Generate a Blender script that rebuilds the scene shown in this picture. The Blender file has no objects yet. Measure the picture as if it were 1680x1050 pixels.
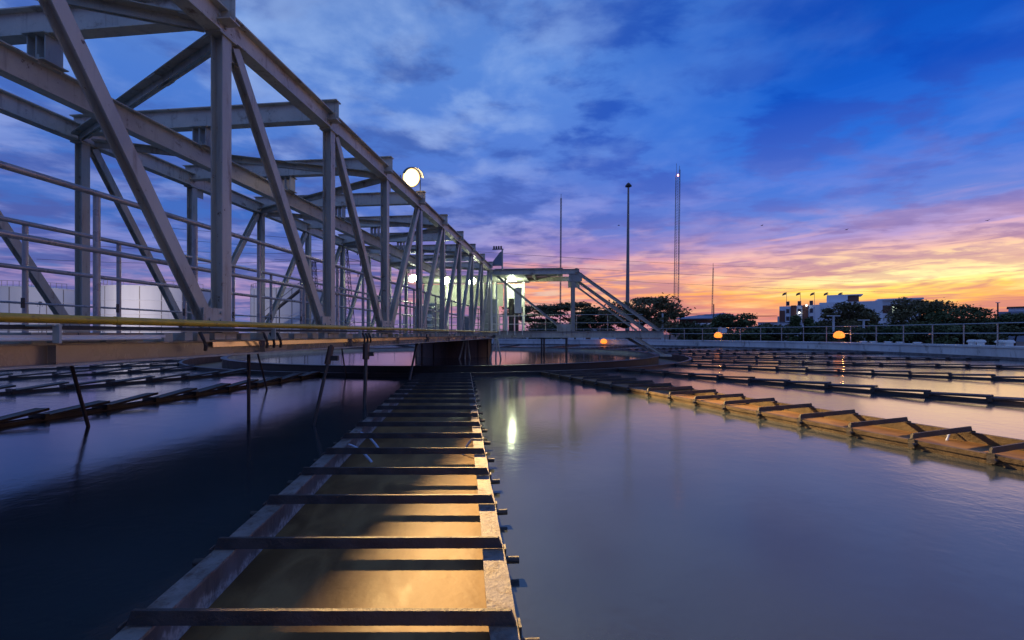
import bpy, math, random
from mathutils import Vector, Matrix
R = math.radians
random.seed(7)
SC = bpy.context.scene
COL = SC.collection

# ------------------------------------------------------------------ camera
F = 16.0 / 36.0 * 1680.0           # focal length in photo pixels
HORIZON = 548.0
cam_d = bpy.data.cameras.new('camera')
cam_d.sensor_width = 36.0
cam_d.lens = 16.0
cam_d.shift_y = (HORIZON - 525.0) / 1680.0
cam_d.clip_start = 0.05
cam_d.clip_end = 6000.0
cam = bpy.data.objects.new('camera', cam_d)
COL.objects.link(cam)
cam.location = (0, 0, 0)
cam.rotation_euler = (R(90), 0, 0)
SC.camera = cam

SC.view_settings.view_transform = 'Standard'
SC.view_settings.look = 'None'
SC.view_settings.gamma = 1.0
SC.view_settings.use_curve_mapping = False
SC.view_settings.exposure = 0.12
SC.render.engine = 'CYCLES'
SC.cycles.use_denoising = True
SC.cycles.max_bounces = 6
SC.cycles.sample_clamp_indirect = 4.0
SC.cycles.caustics_reflective = False
SC.cycles.caustics_refractive = False


def lin(c):
    return tuple(((v / 255.0) / 12.92 if v / 255.0 <= 0.04045 else ((v / 255.0 + 0.055) / 1.055) ** 2.4) for v in c)


def L4(r, g, b):
    return lin((r, g, b)) + (1.0,)


# ------------------------------------------------------------------ node helper
class NT:
    def __init__(self, tree):
        self.t = tree

    def new(self, typ, **kw):
        n = self.t.nodes.new(typ)
        for k, v in kw.items():
            setattr(n, k, v)
        return n

    def link(self, a, b):
        self.t.links.new(a, b)

    def _in(self, sock, v):
        if hasattr(v, 'is_output') or isinstance(v, bpy.types.NodeSocket):
            self.t.links.new(v, sock)
        else:
            sock.default_value = v

    def math(self, op, a, b=None, c=None, clamp=False):
        n = self.new('ShaderNodeMath', operation=op)
        n.use_clamp = clamp
        self._in(n.inputs[0], a)
        if b is not None:
            self._in(n.inputs[1], b)
        if c is not None:
            self._in(n.inputs[2], c)
        return n.outputs[0]

    def mapr(self, v, a, b, c=0.0, d=1.0, smooth=True):
        n = self.new('ShaderNodeMapRange')
        n.interpolation_type = 'SMOOTHSTEP' if smooth else 'LINEAR'
        self._in(n.inputs[0], v)
        for i, x in enumerate((a, b, c, d)):
            self._in(n.inputs[i + 1], x)
        return n.outputs[0]

    def mix(self, f, a, b):
        n = self.new('ShaderNodeMix', data_type='RGBA')
        self._in(n.inputs[0], f)
        self._in(n.inputs[6], a)
        self._in(n.inputs[7], b)
        return n.outputs[2]

    def ramp(self, f, stops):
        n = self.new('ShaderNodeValToRGB')
        cr = n.color_ramp
        cr.interpolation = 'LINEAR'
        while len(cr.elements) < len(stops):
            cr.elements.new(0.5)
        for e, (p, c) in zip(cr.elements, stops):
            e.position = p
            e.color = c
        self._in(n.inputs[0], f)
        return n.outputs[0]

    def noise(self, vec, scale, detail=4.0, rough=0.55, dist=0.0, dim='3D', w=None):
        n = self.new('ShaderNodeTexNoise', noise_dimensions=dim)
        if vec is not None:
            self._in(n.inputs['Vector'], vec)
        n.inputs['Scale'].default_value = scale
        n.inputs['Detail'].default_value = detail
        n.inputs['Roughness'].default_value = rough
        n.inputs['Distortion'].default_value = dist
        return n.outputs[0]

    def comb(self, x, y, z):
        n = self.new('ShaderNodeCombineXYZ')
        for i, v in enumerate((x, y, z)):
            self._in(n.inputs[i], v)
        return n.outputs[0]

    def sep(self, v):
        n = self.new('ShaderNodeSeparateXYZ')
        self._in(n.inputs[0], v)
        return n.outputs


# ------------------------------------------------------------------ world: dusk sky
SUN_AZ = R(47.0)      # clockwise from the view axis (+Y) towards +X
SUN_EL = R(2.5)
world = bpy.data.worlds.new('World')
SC.world = world
world.use_nodes = True
wt = NT(world.node_tree)
world.node_tree.nodes.clear()
w_out = wt.new('ShaderNodeOutputWorld')
bg = wt.new('ShaderNodeBackground')
wt.link(bg.outputs[0], w_out.inputs[0])
tc = wt.new('ShaderNodeTexCoord')
dx, dy, dz = wt.sep(tc.outputs['Generated'])
dzc = wt.math('MAXIMUM', dz, 0.0)
el = wt.math('MULTIPLY', wt.math('ARCSINE', dzc), 180.0 / math.pi)          # degrees
hl = wt.math('SQRT', wt.math('ADD', wt.math('MULTIPLY', dx, dx), wt.math('MULTIPLY', dy, dy)))
hl = wt.math('MAXIMUM', hl, 0.001)
cs = wt.math('DIVIDE', wt.math('ADD', wt.math('MULTIPLY', dx, math.sin(SUN_AZ)), wt.math('MULTIPLY', dy, math.cos(SUN_AZ))), hl)
az = wt.math('ARCTAN2', dx, dy)
# the elevation is stirred so that the bands are ragged
zp = wt.math('ADD', dzc, 0.10)
px_ = wt.math('DIVIDE', dx, zp)
py_ = wt.math('DIVIDE', dy, zp)
plane = wt.comb(px_, py_, 0.0)
streak = wt.comb(wt.math('MULTIPLY', az, 3.2), wt.math('MULTIPLY', el, 0.42), 3.0)
streak2 = wt.comb(wt.math('MULTIPLY', az, 4.0), wt.math('MULTIPLY', el, 0.80), 9.0)
n_st = wt.noise(streak, 1.0, 5.0, 0.58, 0.6)
n_st2 = wt.noise(streak2, 1.0, 4.0, 0.6, 0.8)
n_big = wt.noise(plane, 0.9, 5.0, 0.6, 0.5)
el2 = wt.math('ADD', el, wt.math('MULTIPLY', wt.math('SUBTRACT', n_st, 0.5), 5.0))
el2 = wt.math('ADD', el2, wt.math('MULTIPLY', wt.math('SUBTRACT', n_st2, 0.5), 2.0))
e01 = wt.math('DIVIDE', el2, 60.0, clamp=True)


def st(*a):
    return [(d / 60.0, L4(*c)) for d, c in a]


ramp_hot = wt.ramp(e01, st((0, (206, 124, 116)), (2.0, (228, 142, 102)), (3.2, (250, 176, 86)), (4.2, (255, 220, 98)), (5.4, (255, 244, 170)), (6.6, (252, 214, 158)),
                           (8.0, (232, 182, 168)), (9.6, (176, 150, 198)), (12, (96, 124, 204)), (17, (44, 106, 206)), (24, (12, 84, 192)), (30, (4, 70, 172)), (40, (30, 82, 166)), (60, (66, 98, 160))))
ramp_sun = wt.ramp(e01, st((0, (192, 120, 132)), (2.4, (222, 138, 118)), (3.8, (250, 162, 90)), (5.0, (254, 174, 90)), (6.4, (240, 168, 136)), (8.0, (212, 156, 168)),
                           (9.6, (156, 136, 190)), (12.5, (94, 118, 198)), (17, (56, 108, 202)), (24, (34, 98, 198)), (30, (30, 90, 188)), (40, (48, 98, 182)), (60, (70, 102, 164))))
ramp_mid = wt.ramp(e01, st((0, (160, 116, 152)), (2.6, (188, 128, 152)), (4.2, (234, 148, 122)), (6.0, (252, 168, 110)), (7.6, (232, 156, 140)),
                           (9.6, (150, 124, 182)), (13.5, (96, 114, 192)), (21, (80, 118, 200)), (30, (80, 126, 204)), (40, (78, 118, 190)), (60, (76, 106, 166))))
ramp_off = wt.ramp(e01, st((0, (80, 100, 152)), (2.5, (86, 106, 166)), (4.8, (126, 116, 170)), (6.2, (84, 106, 172)), (9, (68, 100, 176)),
                           (14, (58, 100, 180)), (24, (70, 114, 194)), (32, (84, 122, 190)), (42, (84, 116, 178)), (60, (78, 106, 162))))
w_ms = wt.mapr(cs, 0.74, 0.97)
w_hot = wt.mapr(cs, 0.92, 0.992)
w_om = wt.mapr(cs, 0.18, 0.78)
base = wt.mix(w_hot, wt.mix(w_ms, wt.mix(w_om, ramp_off, ramp_mid), ramp_sun), ramp_hot)
# clouds
e_true = wt.math('DIVIDE', el, 60.0, clamp=True)
cl_light_off = wt.ramp(e_true, st((0, (150, 128, 176)), (5, (178, 142, 180)), (9, (134, 138, 200)), (16, (130, 148, 208)), (28, (138, 168, 220)), (60, (130, 156, 202))))
cl_light_sun = wt.ramp(e_true, st((0, (226, 150, 130)), (4, (255, 222, 140)), (7, (252, 206, 166)), (10, (232, 176, 178)), (14, (150, 146, 212)), (22, (84, 130, 210)), (60, (110, 140, 196))))
cl_light = wt.mix(wt.mapr(cs, 0.5, 0.97), cl_light_off, cl_light_sun)
cl_dark_off = wt.ramp(e_true, st((0, (84, 84, 140)), (8, (76, 86, 154)), (20, (62, 92, 168)), (60, (60, 88, 150))))
cl_dark_sun = wt.ramp(e_true, st((0, (165, 105, 120)), (4, (206, 130, 120)), (7, (176, 128, 150)), (10, (136, 114, 168)), (14, (78, 102, 188)), (24, (4, 68, 176)), (60, (40, 76, 150))))
cl_dark = wt.mix(wt.mapr(cs, 0.5, 0.97), cl_dark_off, cl_dark_sun)
n_c1 = wt.noise(plane, 2.2, 7.0, 0.55, 0.15)
n_c2 = wt.noise(wt.comb(wt.math('ADD', px_, 17.3), wt.math('MULTIPLY', py_, 1.4), 4.0), 2.6, 7.0, 0.56, 0.15)
m_l = wt.math('MULTIPLY', wt.math('MULTIPLY', wt.mapr(n_c1, 0.44, 0.64), wt.mapr(n_big, 0.34, 0.58, 0.25, 0.95)), wt.mapr(cs, 0.72, 0.97, 1.0, 0.28))
m_d = wt.math('MULTIPLY', wt.mapr(n_c2, 0.44, 0.60), wt.mapr(el, 1.0, 10.0, 0.25, 0.85))
# thin streaks low down
m_ls = wt.math('MULTIPLY', wt.mapr(n_st2, 0.54, 0.72), wt.mapr(el, 14.0, 7.0, 0.0, 0.75))
m_ds = wt.math('MULTIPLY', wt.mapr(n_st2, 0.52, 0.36), wt.mapr(el, 14.0, 7.0, 0.0, 0.85))
sky = wt.mix(m_d, base, cl_dark)
sky = wt.mix(m_l, sky, cl_light)
sky = wt.mix(m_ds, sky, cl_dark)
sky = wt.mix(m_ls, sky, cl_light)
# physical sky adds its own dusk glow
nish = wt.new('ShaderNodeTexSky', sky_type='NISHITA')
nish.sun_disc = False
nish.sun_elevation = SUN_EL
nish.sun_rotation = SUN_AZ
nish.air_density = 1.2
nish.dust_density = 1.0
nish.ozone_density = 3.0
addn = wt.new('ShaderNodeMix', data_type='RGBA', blend_type='ADD')
addn.inputs[0].default_value = 0.003
wt.link(sky, addn.inputs[6])
wt.link(nish.outputs[0], addn.inputs[7])
wt.link(addn.outputs[2], bg.inputs['Color'])
bg.inputs['Strength'].default_value = 1.08

# the sun is just gone: a faint warm glow from its side
sun_d = bpy.data.lights.new('sun', 'SUN')
sun_d.energy = 0.06
sun_d.angle = R(20)
sun_d.color = (1.0, 0.62, 0.36)
sun = bpy.data.objects.new('sun', sun_d)
COL.objects.link(sun)
sd = Vector((math.sin(SUN_AZ) * math.cos(R(4)), math.cos(SUN_AZ) * math.cos(R(4)), math.sin(R(4))))
sun.rotation_euler = (-sd).to_track_quat('-Z', 'Y').to_euler()
sun.location = sd * 300


# ------------------------------------------------------------------ materials
MATS = {}


def mat(name, col, rough=0.5, metal=0.0, var=0.25, scale=3.0, bump=0.0, bscale=30.0, spec=0.5, dirt=None, dirt_amt=0.0, stretch=(1, 1, 1), coat=0.0, chips=False):
    m = bpy.data.materials.new(name)
    m.use_nodes = True
    nt = NT(m.node_tree)
    b = m.node_tree.nodes['Principled BSDF']
    tc = nt.new('ShaderNodeTexCoord')
    mp = nt.new('ShaderNodeMapping')
    mp.inputs['Scale'].default_value = stretch
    nt.link(tc.outputs['Object'], mp.inputs['Vector'])
    v = mp.outputs[0]
    n = nt.noise(v, scale, 6.0, 0.6)
    c0 = tuple(x * (1 - var) for x in col) + (1,)
    c1 = tuple(min(1, x * (1 + var)) for x in col) + (1,)
    c = nt.mix(nt.mapr(n, 0.3, 0.7), c0, c1)
    if dirt is not None:
        n2 = nt.noise(v, scale * 2.7, 8.0, 0.68, 0.3)
        c = nt.mix(nt.mapr(n2, 0.62 - 0.3 * dirt_amt, 0.80 - 0.2 * dirt_amt), c, tuple(dirt) + (1,))
        if chips:
            n3 = nt.noise(tc.outputs['Object'], 11.0, 8.0, 0.72)
            n4 = nt.noise(tc.outputs['Object'], 1.6, 3.0, 0.6)
            f3 = nt.math('MULTIPLY', nt.mapr(n3, 0.60, 0.66), nt.mapr(n4, 0.42, 0.60, 0.15, 0.9))
            c = nt.mix(f3, c, (0.10, 0.052, 0.03, 1))
            runs = nt.new('ShaderNodeMapping')
            runs.inputs['Scale'].default_value = (14.0, 14.0, 0.9)
            nt.link(tc.outputs['Object'], runs.inputs[0])
            n5 = nt.noise(runs.outputs[0], 1.0, 5.0, 0.6)
            c = nt.mix(nt.math('MULTIPLY', nt.mapr(n5, 0.54, 0.74), 0.45), c, (0.17, 0.125, 0.085, 1))
    nt.link(c, b.inputs['Base Color'])
    nt.link(nt.mapr(n, 0.25, 0.75, max(0.02, rough - 0.1), min(1, rough + 0.12)), b.inputs['Roughness'])
    b.inputs['Metallic'].default_value = metal
    b.inputs['Specular IOR Level'].default_value = spec
    if coat:
        b.inputs['Coat Weight'].default_value = coat
        b.inputs['Coat Roughness'].default_value = 0.22
        b.inputs['Coat IOR'].default_value = 2.1
    if bump:
        bp = nt.new('ShaderNodeBump')
        bp.inputs['Strength'].default_value = bump
        bp.inputs['Distance'].default_value = 0.02
        nt.link(nt.noise(v, bscale, 5.0, 0.6), bp.inputs['Height'])
        nt.link(bp.outputs[0], b.inputs['Normal'])
    MATS[name] = m
    return m


def emat(name, col, strength):
    m = bpy.data.materials.new(name)
    m.use_nodes = True
    b = m.node_tree.nodes['Principled BSDF']
    b.inputs['Base Color'].default_value = (0.05, 0.05, 0.05, 1)
    b.inputs['Emission Color'].default_value = tuple(col) + (1,)
    b.inputs['Emission Strength'].default_value = strength
    MATS[name] = m
    return m


STEEL = mat('painted_steel', (0.43, 0.42, 0.375), 0.40, 0.0, 0.16, 2.2, 0.2, 40, dirt=(0.15, 0.105, 0.07), dirt_amt=0.32, stretch=(1, 1, 0.22), chips=True)
STEEL2 = mat('painted_beam_steel', (0.54, 0.51, 0.44), 0.43, 0.0, 0.14, 1.7, 0.18, 30, dirt=(0.18, 0.125, 0.08), dirt_amt=0.30, chips=True)
GALV = mat('galvanised_tube', (0.36, 0.35, 0.35), 0.30, 0.35, 0.12, 6, 0.1, 60, dirt=(0.2, 0.16, 0.13), dirt_amt=0.1)
YELLOW = mat('yellow_pipe_paint', (0.55, 0.36, 0.03), 0.35, 0, 0.2, 3, 0.1, 50, dirt=(0.12, 0.08, 0.03), dirt_amt=0.25)
CHORD = mat('brown_painted_girder', (0.15, 0.135, 0.125), 0.26, 0.1, 0.2, 2.0, 0.10, 12, dirt=(0.11, 0.07, 0.05), dirt_amt=0.2, stretch=(1, 1, 0.5), coat=1.0)
GLOSSY = mat('sunset_tinted_gloss', (0.36, 0.19, 0.10), 0.18, 0.6, 0.2, 1.2, 0.08, 9, dirt=(0.13, 0.08, 0.05), dirt_amt=0.2, stretch=(1, 1, 0.4), coat=1.0)  # sunset glow tinted into the colour of the added mirror strip
DARKST = mat('dark_steel', (0.045, 0.042, 0.042), 0.5, 0, 0.3, 5, 0.2, 40, dirt=(0.10, 0.06, 0.04), dirt_amt=0.2)
TARRED = mat('tarred_steel', (0.022, 0.020, 0.020), 0.45, 0, 0.3, 2, 0.2, 20, dirt=(0.05, 0.03, 0.022), dirt_amt=0.2)
BAR = mat('crossbar_steel', (0.042, 0.041, 0.046), 0.55, 0, 0.35, 6, 0.4, 60, dirt=(0.08, 0.06, 0.055), dirt_amt=0.25)
RIM = mat('weathered_rim', (0.20, 0.19, 0.185), 0.6, 0, 0.35, 5, 0.5, 45, dirt=(0.10, 0.065, 0.05), dirt_amt=0.5)
SLUDGE = mat('sludge_stained_steel', (0.085, 0.062, 0.036), 0.55, 0, 0.35, 4, 0.4, 30, dirt=(0.04, 0.03, 0.022), dirt_amt=0.4)
LWALL = mat('stained_trough_wall', (0.13, 0.13, 0.135), 0.65, 0, 0.4, 4, 0.5, 30, dirt=(0.38, 0.38, 0.37), dirt_amt=0.05, stretch=(1, 1, 0.35))
CONC = mat('pale_concrete', (0.58, 0.61, 0.62), 0.8, 0, 0.18, 0.8, 0.3, 12, dirt=(0.2, 0.2, 0.19), dirt_amt=0.3, stretch=(1, 1, 0.4))
DECK = mat('deck_plate', (0.10, 0.095, 0.09), 0.6, 0, 0.3, 3, 0.3, 40)
RUST = mat('rusty_drum', (0.10, 0.055, 0.04), 0.5, 0, 0.35, 1.5, 0.3, 10, dirt=(0.05, 0.03, 0.025), dirt_amt=0.4, stretch=(1, 1, 0.2))
WHITE = mat('white_paint', (0.74, 0.75, 0.72), 0.5, 0, 0.08, 2, 0.1, 20, dirt=(0.5, 0.48, 0.44), dirt_amt=0.1)
TANKW = mat('white_storage_tank', (0.66, 0.66, 0.68), 0.55, 0, 0.06, 0.3, 0.05, 5, dirt=(0.5, 0.48, 0.48), dirt_amt=0.1, stretch=(1, 1, 0.2))
BWHITE = mat('white_render', (0.74, 0.77, 0.82), 0.8, 0, 0.08, 0.2)
BBROWN = mat('brown_cladding', (0.17, 0.075, 0.055), 0.8, 0, 0.15, 0.3)
BGREY = mat('grey_metal_roof', (0.26, 0.29, 0.36), 0.6, 0, 0.12, 0.2)
DARKG = mat('dark_glass', (0.02, 0.022, 0.03), 0.1, 0, 0.2, 1)
GROUND = mat('ground_soil', (0.07, 0.065, 0.05), 0.95, 0, 0.4, 0.15, 0.3, 2)
BARK = mat('bark', (0.06, 0.045, 0.035), 0.9, 0, 0.3, 4)
GALVP = mat('mast_steel', (0.24, 0.22, 0.21), 0.5, 0.2, 0.1, 2)
FLAGM = mat('flag_cloth', (0.16, 0.09, 0.08), 0.9, 0, 0.3, 2)
HAWSER = mat('cable_black', (0.03, 0.03, 0.035), 0.7, 0, 0.1, 2)
BIRDM = mat('bird_feather', (0.03, 0.028, 0.03), 0.9, 0, 0.2, 8)
BLUEC = mat('blue_cabinet', (0.16, 0.19, 0.24), 0.5, 0, 0.1, 3)
DIRTW = mat('grimy_white', (0.42, 0.44, 0.40), 0.6, 0, 0.15, 2, dirt=(0.25, 0.22, 0.17), dirt_amt=0.2)


def leafmat(name, a, b):
    m = bpy.data.materials.new(name)
    m.use_nodes = True
    nt = NT(m.node_tree)
    p = m.node_tree.nodes['Principled BSDF']
    tc = nt.new('ShaderNodeTexCoord')
    n = nt.noise(tc.outputs['Object'], 0.9, 4.0, 0.7)
    c = nt.mix(nt.mapr(n, 0.3, 0.7), a + (1,), b + (1,))
    nt.link(c, p.inputs['Base Color'])
    p.inputs['Roughness'].default_value = 0.7
    return m


LEAF = [leafmat('leaf_dark', (0.060, 0.072, 0.030), (0.11, 0.115, 0.048)),
        leafmat('leaf_olive', (0.10, 0.092, 0.036), (0.18, 0.15, 0.065)),
        leafmat('leaf_green', (0.070, 0.095, 0.034), (0.12, 0.15, 0.055))]


def water_mat(name, body, rough, bump, spec=0.5, ior=1.333, scale=(1, 1, 1)):
    m = bpy.data.materials.new(name)
    m.use_nodes = True
    nt = NT(m.node_tree)
    p = m.node_tree.nodes['Principled BSDF']
    tc = nt.new('ShaderNodeTexCoord')
    mp = nt.new('ShaderNodeMapping')
    mp.inputs['Scale'].default_value = scale
    nt.link(tc.outputs['Object'], mp.inputs[0])
    n = nt.noise(mp.outputs[0], 0.35, 3.0, 0.5)
    c = nt.mix(nt.mapr(n, 0.3, 0.7), tuple(x * 0.82 for x in body) + (1,), tuple(x * 1.15 for x in body) + (1,))
    nt.link(c, p.inputs['Base Color'])
    p.inputs['Roughness'].default_value = rough
    p.inputs['IOR'].default_value = ior
    p.inputs['Specular IOR Level'].default_value = spec
    bp = nt.new('ShaderNodeBump')
    bp.inputs['Strength'].default_value = bump
    bp.inputs['Distance'].default_value = 0.01
    n1 = nt.noise(mp.outputs[0], 5.0, 3.0, 0.5, 0.4)
    n2 = nt.noise(mp.outputs[0], 22.0, 2.0, 0.5, 0.2)
    nt.link(nt.math('ADD', n1, nt.math('MULTIPLY', n2, 0.35)), bp.inputs['Height'])
    nt.link(bp.outputs[0], p.inputs['Normal'])
    MATS[name] = m
    return m


WATER = water_mat('tank_water', (0.036, 0.050, 0.058), 0.125, 0.17, 0.5, 1.85)
WELLW = water_mat('well_water', (0.10, 0.09, 0.10), 0.08, 0.12, 0.5, 1.40)
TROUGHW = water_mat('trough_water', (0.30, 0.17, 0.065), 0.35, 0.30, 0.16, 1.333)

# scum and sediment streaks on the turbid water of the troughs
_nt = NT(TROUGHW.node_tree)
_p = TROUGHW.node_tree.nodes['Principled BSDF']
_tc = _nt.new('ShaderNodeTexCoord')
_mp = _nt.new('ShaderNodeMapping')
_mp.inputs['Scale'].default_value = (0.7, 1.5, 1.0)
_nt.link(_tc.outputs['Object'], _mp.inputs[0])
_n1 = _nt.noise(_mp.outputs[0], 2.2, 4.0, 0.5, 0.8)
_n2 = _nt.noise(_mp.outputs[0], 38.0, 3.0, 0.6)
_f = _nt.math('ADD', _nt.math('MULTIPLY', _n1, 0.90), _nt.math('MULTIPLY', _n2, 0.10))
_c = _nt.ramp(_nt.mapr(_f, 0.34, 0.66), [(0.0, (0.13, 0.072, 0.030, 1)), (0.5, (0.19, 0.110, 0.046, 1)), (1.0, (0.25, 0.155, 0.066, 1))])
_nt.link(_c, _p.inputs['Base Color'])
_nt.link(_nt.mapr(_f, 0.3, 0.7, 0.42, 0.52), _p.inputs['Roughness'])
_nt = NT(LWALL.node_tree)
_p = LWALL.node_tree.nodes['Principled BSDF']
_old = _p.inputs['Base Color'].links[0].from_socket
_tc = _nt.new('ShaderNodeTexCoord')
_x, _y, _z = _nt.sep(_tc.outputs['Object'])
_n = _nt.noise(_nt.comb(_x, _y, _nt.math('MULTIPLY', _z, 0.15)), 9.0, 5.0, 0.65)
_m = _nt.mapr(_nt.math('ADD', _z, _nt.math('MULTIPLY', _n, 0.26)), -1.205, -1.165, 1.0, 0.0)
_m = _nt.math('MULTIPLY', _m, _nt.mapr(_nt.noise(_tc.outputs['Object'], 24.0, 4.0, 0.7), 0.38, 0.6, 0.25, 1.0))
_nt.link(_nt.mix(_m, _old, (0.42, 0.43, 0.43, 1)), _p.inputs['Base Color'])
E_SODIUM = emat('sodium_lens', (1.0, 0.80, 0.45), 60.0)
E_SOD2 = emat('sodium_reflector', (1.0, 0.76, 0.36), 3.0)
E_SOD3 = emat('sodium_reflector_edge', (1.0, 0.60, 0.20), 1.2)
E_WHITE = emat('white_lamp_lens', (0.93, 1.0, 0.72), 40.0)
E_ORANGE = emat('orange_lamp_globe', (1.0, 0.24, 0.02), 1.7)
E_RED = emat('red_beacon', (1.0, 0.25, 0.2), 8.0)
E_WIN = emat('lit_window', (0.85, 0.95, 0.35), 1.1)
E_WIN2 = emat('lit_window_white', (0.85, 1.0, 0.75), 1.6)
E_SPOT = emat('small_white_lamp', (1.0, 0.98, 0.85), 5.0)


# ------------------------------------------------------------------ mesh helper
class MB:
    def __init__(self):
        self.v = []
        self.f = []
        self.smooth = False

    def quadbox(self, c, ax, ay, az):
        """box with centre c and half-axis vectors"""
        b = len(self.v)
        c, ax, ay, az = Vector(c), Vector(ax), Vector(ay), Vector(az)
        for sz in (-1, 1):
            for sy in (-1, 1):
                for sx in (-1, 1):
                    self.v.append(c + ax * sx + ay * sy + az * sz)
        for q in ((0, 2, 3, 1), (4, 5, 7, 6), (0, 1, 5, 4), (2, 6, 7, 3), (0, 4, 6, 2), (1, 3, 7, 5)):
            self.f.append(tuple(b + i for i in q))
        return self

    def box(self, x0, x1, y0, y1, z0, z1):
        return self.quadbox(((x0 + x1) / 2, (y0 + y1) / 2, (z0 + z1) / 2), ((x1 - x0) / 2, 0, 0), (0, (y1 - y0) / 2, 0), (0, 0, (z1 - z0) / 2))

    def bar(self, p, q, w, h, up=(0, 0, 1), offs=(0, 0)):
        """rectangular bar from p to q, w sideways, h along up; offs shifts the section"""
        p, q = Vector(p), Vector(q)
        d = (q - p).normalized()
        side = d.cross(Vector(up)).normalized()
        u = side.cross(d).normalized()
        c = (p + q) / 2 + side * offs[0] + u * offs[1]
        return self.quadbox(c, (q - p) / 2, side * (w / 2), u * (h / 2))

    def ibeam(self, p, q, h, b, tf=0.014, tw=0.010, up=(0, 0, 1)):
        self.bar(p, q, b, tf, up, (0, h / 2 - tf / 2))
        self.bar(p, q, b, tf, up, (0, -h / 2 + tf / 2))
        self.bar(p, q, tw, h - 2 * tf, up)
        return self

    def channel(self, p, q, h, b, t=0.010, up=(0, 0, 1)):
        self.bar(p, q, b, t, up, (0, h / 2 - t / 2))
        self.bar(p, q, b, t, up, (0, -h / 2 + t / 2))
        self.bar(p, q, t, h - 2 * t, up, (-b / 2 + t / 2, 0))
        return self

    def angle(self, p, q, a, t=0.008, up=(0, 0, 1)):
        self.bar(p, q, a, t, up, (0, 0))
        self.bar(p, q, t, a - t, up, (-a / 2 + t / 2, -a / 2))
        return self

    def tube(self, pts, r, n=10, caps=True):
        pts = [Vector(p) for p in pts]
        rs = r if isinstance(r, (list, tuple)) else [r] * len(pts)
        rings = []
        for i, p in enumerate(pts):
            if i == 0:
                d = pts[1] - pts[0]
            elif i == len(pts) - 1:
                d = pts[-1] - pts[-2]
            else:
                d = (pts[i + 1] - pts[i]).normalized() + (pts[i] - pts[i - 1]).normalized()
            d.normalize()
            ref = Vector((0, 0, 1)) if abs(d.z) < 0.9 else Vector((1, 0, 0))
            s = d.cross(ref).normalized()
            u = s.cross(d)
            b = len(self.v)
            for k in range(n):
                a = 2 * math.pi * k / n
                self.v.append(p + (s * math.cos(a) + u * math.sin(a)) * rs[i])
            rings.append(b)
        for i in range(len(pts) - 1):
            a, b = rings[i], rings[i + 1]
            for k in range(n):
                k2 = (k + 1) % n
                self.f.append((a + k, a + k2, b + k2, b + k))
        if caps:
            self.f.append(tuple(rings[0] + k for k in reversed(range(n))))
            self.f.append(tuple(rings[-1] + k for k in range(n)))
        self.smooth = True
        return self

    def lathe(self, prof, c=(0, 0, 0), n=48, a0=0.0, a1=2 * math.pi):
        c = Vector(c)
        full = abs(a1 - a0 - 2 * math.pi) < 1e-6
        m = n if full else n + 1
        b = len(self.v)
        for k in range(m):
            a = a0 + (a1 - a0) * k / n
            for (r, z) in prof:
                self.v.append(c + Vector((r * math.cos(a), r * math.sin(a), z)))
        np_ = len(prof)
        for k in range(n):
            k2 = (k + 1) % m
            for i in range(np_ - 1):
                self.f.append((b + k * np_ + i, b + k2 * np_ + i, b + k2 * np_ + i + 1, b + k * np_ + i + 1))
        return self

    def poly(self, pts):
        b = len(self.v)
        self.v += [Vector(p) for p in pts]
        self.f.append(tuple(range(b, b + len(pts))))
        return self

    def mesh(self, name, material, origin=(0, 0, 0)):
        me = bpy.data.meshes.new(name)
        o = Vector(origin)
        me.from_pydata([tuple(v - o) for v in self.v], [], self.f)
        me.update()
        if material is not None:
            me.materials.append(material)
        if self.smooth:
            me.shade_smooth()
            try:
                me.set_sharp_from_angle(angle=R(40))
            except Exception:
                pass
        return me

    def build(self, name, material, parent=None, origin=None, label=None):
        """vertices are in world space (or in the parent's space when origin is (0,0,0) and parent carries a transform)"""
        if origin is None:
            origin = root_loc(parent) if parent is not None else (0, 0, 0)
        o = bpy.data.objects.new(name, self.mesh(name, material, origin))
        COL.objects.link(o)
        if parent is not None:
            o.parent = parent
        else:
            o.location = origin
        if label:
            o['label'] = label
        return o


def root_loc(o):
    p = Vector((0, 0, 0))
    while o is not None:
        p = p + o.location
        o = o.parent
    return p


def thing(name, label, cat, loc=(0, 0, 0), rotz=0.0, group=None):
    o = bpy.data.objects.new(name, None)
    o.empty_display_size = 0.3
    COL.objects.link(o)
    o.location = loc
    o.rotation_euler = (0, 0, rotz)
    tag(o, label, cat, group)
    return o


def tag(o, label=None, cat=None, group=None, kind=None):
    if label:
        o['label'] = label
    if cat:
        o['category'] = cat
    if group:
        o['group'] = group
    if kind:
        o['kind'] = kind
    return o


def struct(o):
    o['kind'] = 'structure'
    return o


def inst(name, me, parent, loc=(0, 0, 0), rot=(0, 0, 0)):
    o = bpy.data.objects.new(name, me)
    COL.objects.link(o)
    o.parent = parent
    o.location = loc
    o.rotation_euler = rot
    return o


def at(x, y, Y):
    """world point seen at photo pixel (x, y) at depth Y"""
    return Vector(((x - 840.0) / F * Y, Y, (HORIZON - y) / F * Y))


def proj(p):
    if p[1] < 0.05:
        return None
    return 840 + F * p[0] / p[1], HORIZON - F * p[2] / p[1]


# ------------------------------------------------------------------ layout
C = Vector((-3.34, 25.98, 0.0))        # tank centre
TANK_R = 28.0
Z_RIM = -1.16
Z_WATER = -1.262
Z_TROUGH = -1.372
Z_WALL = -0.60
Z_GROUND = -2.0
RING_O = 12.6
RING_I = 11.05
L_END = 26.9
L_HALF = 0.765
WIDE = (0, 1)                        # troughs that are wide and open; the others are narrow weirs
NARROW = 0.10


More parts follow.
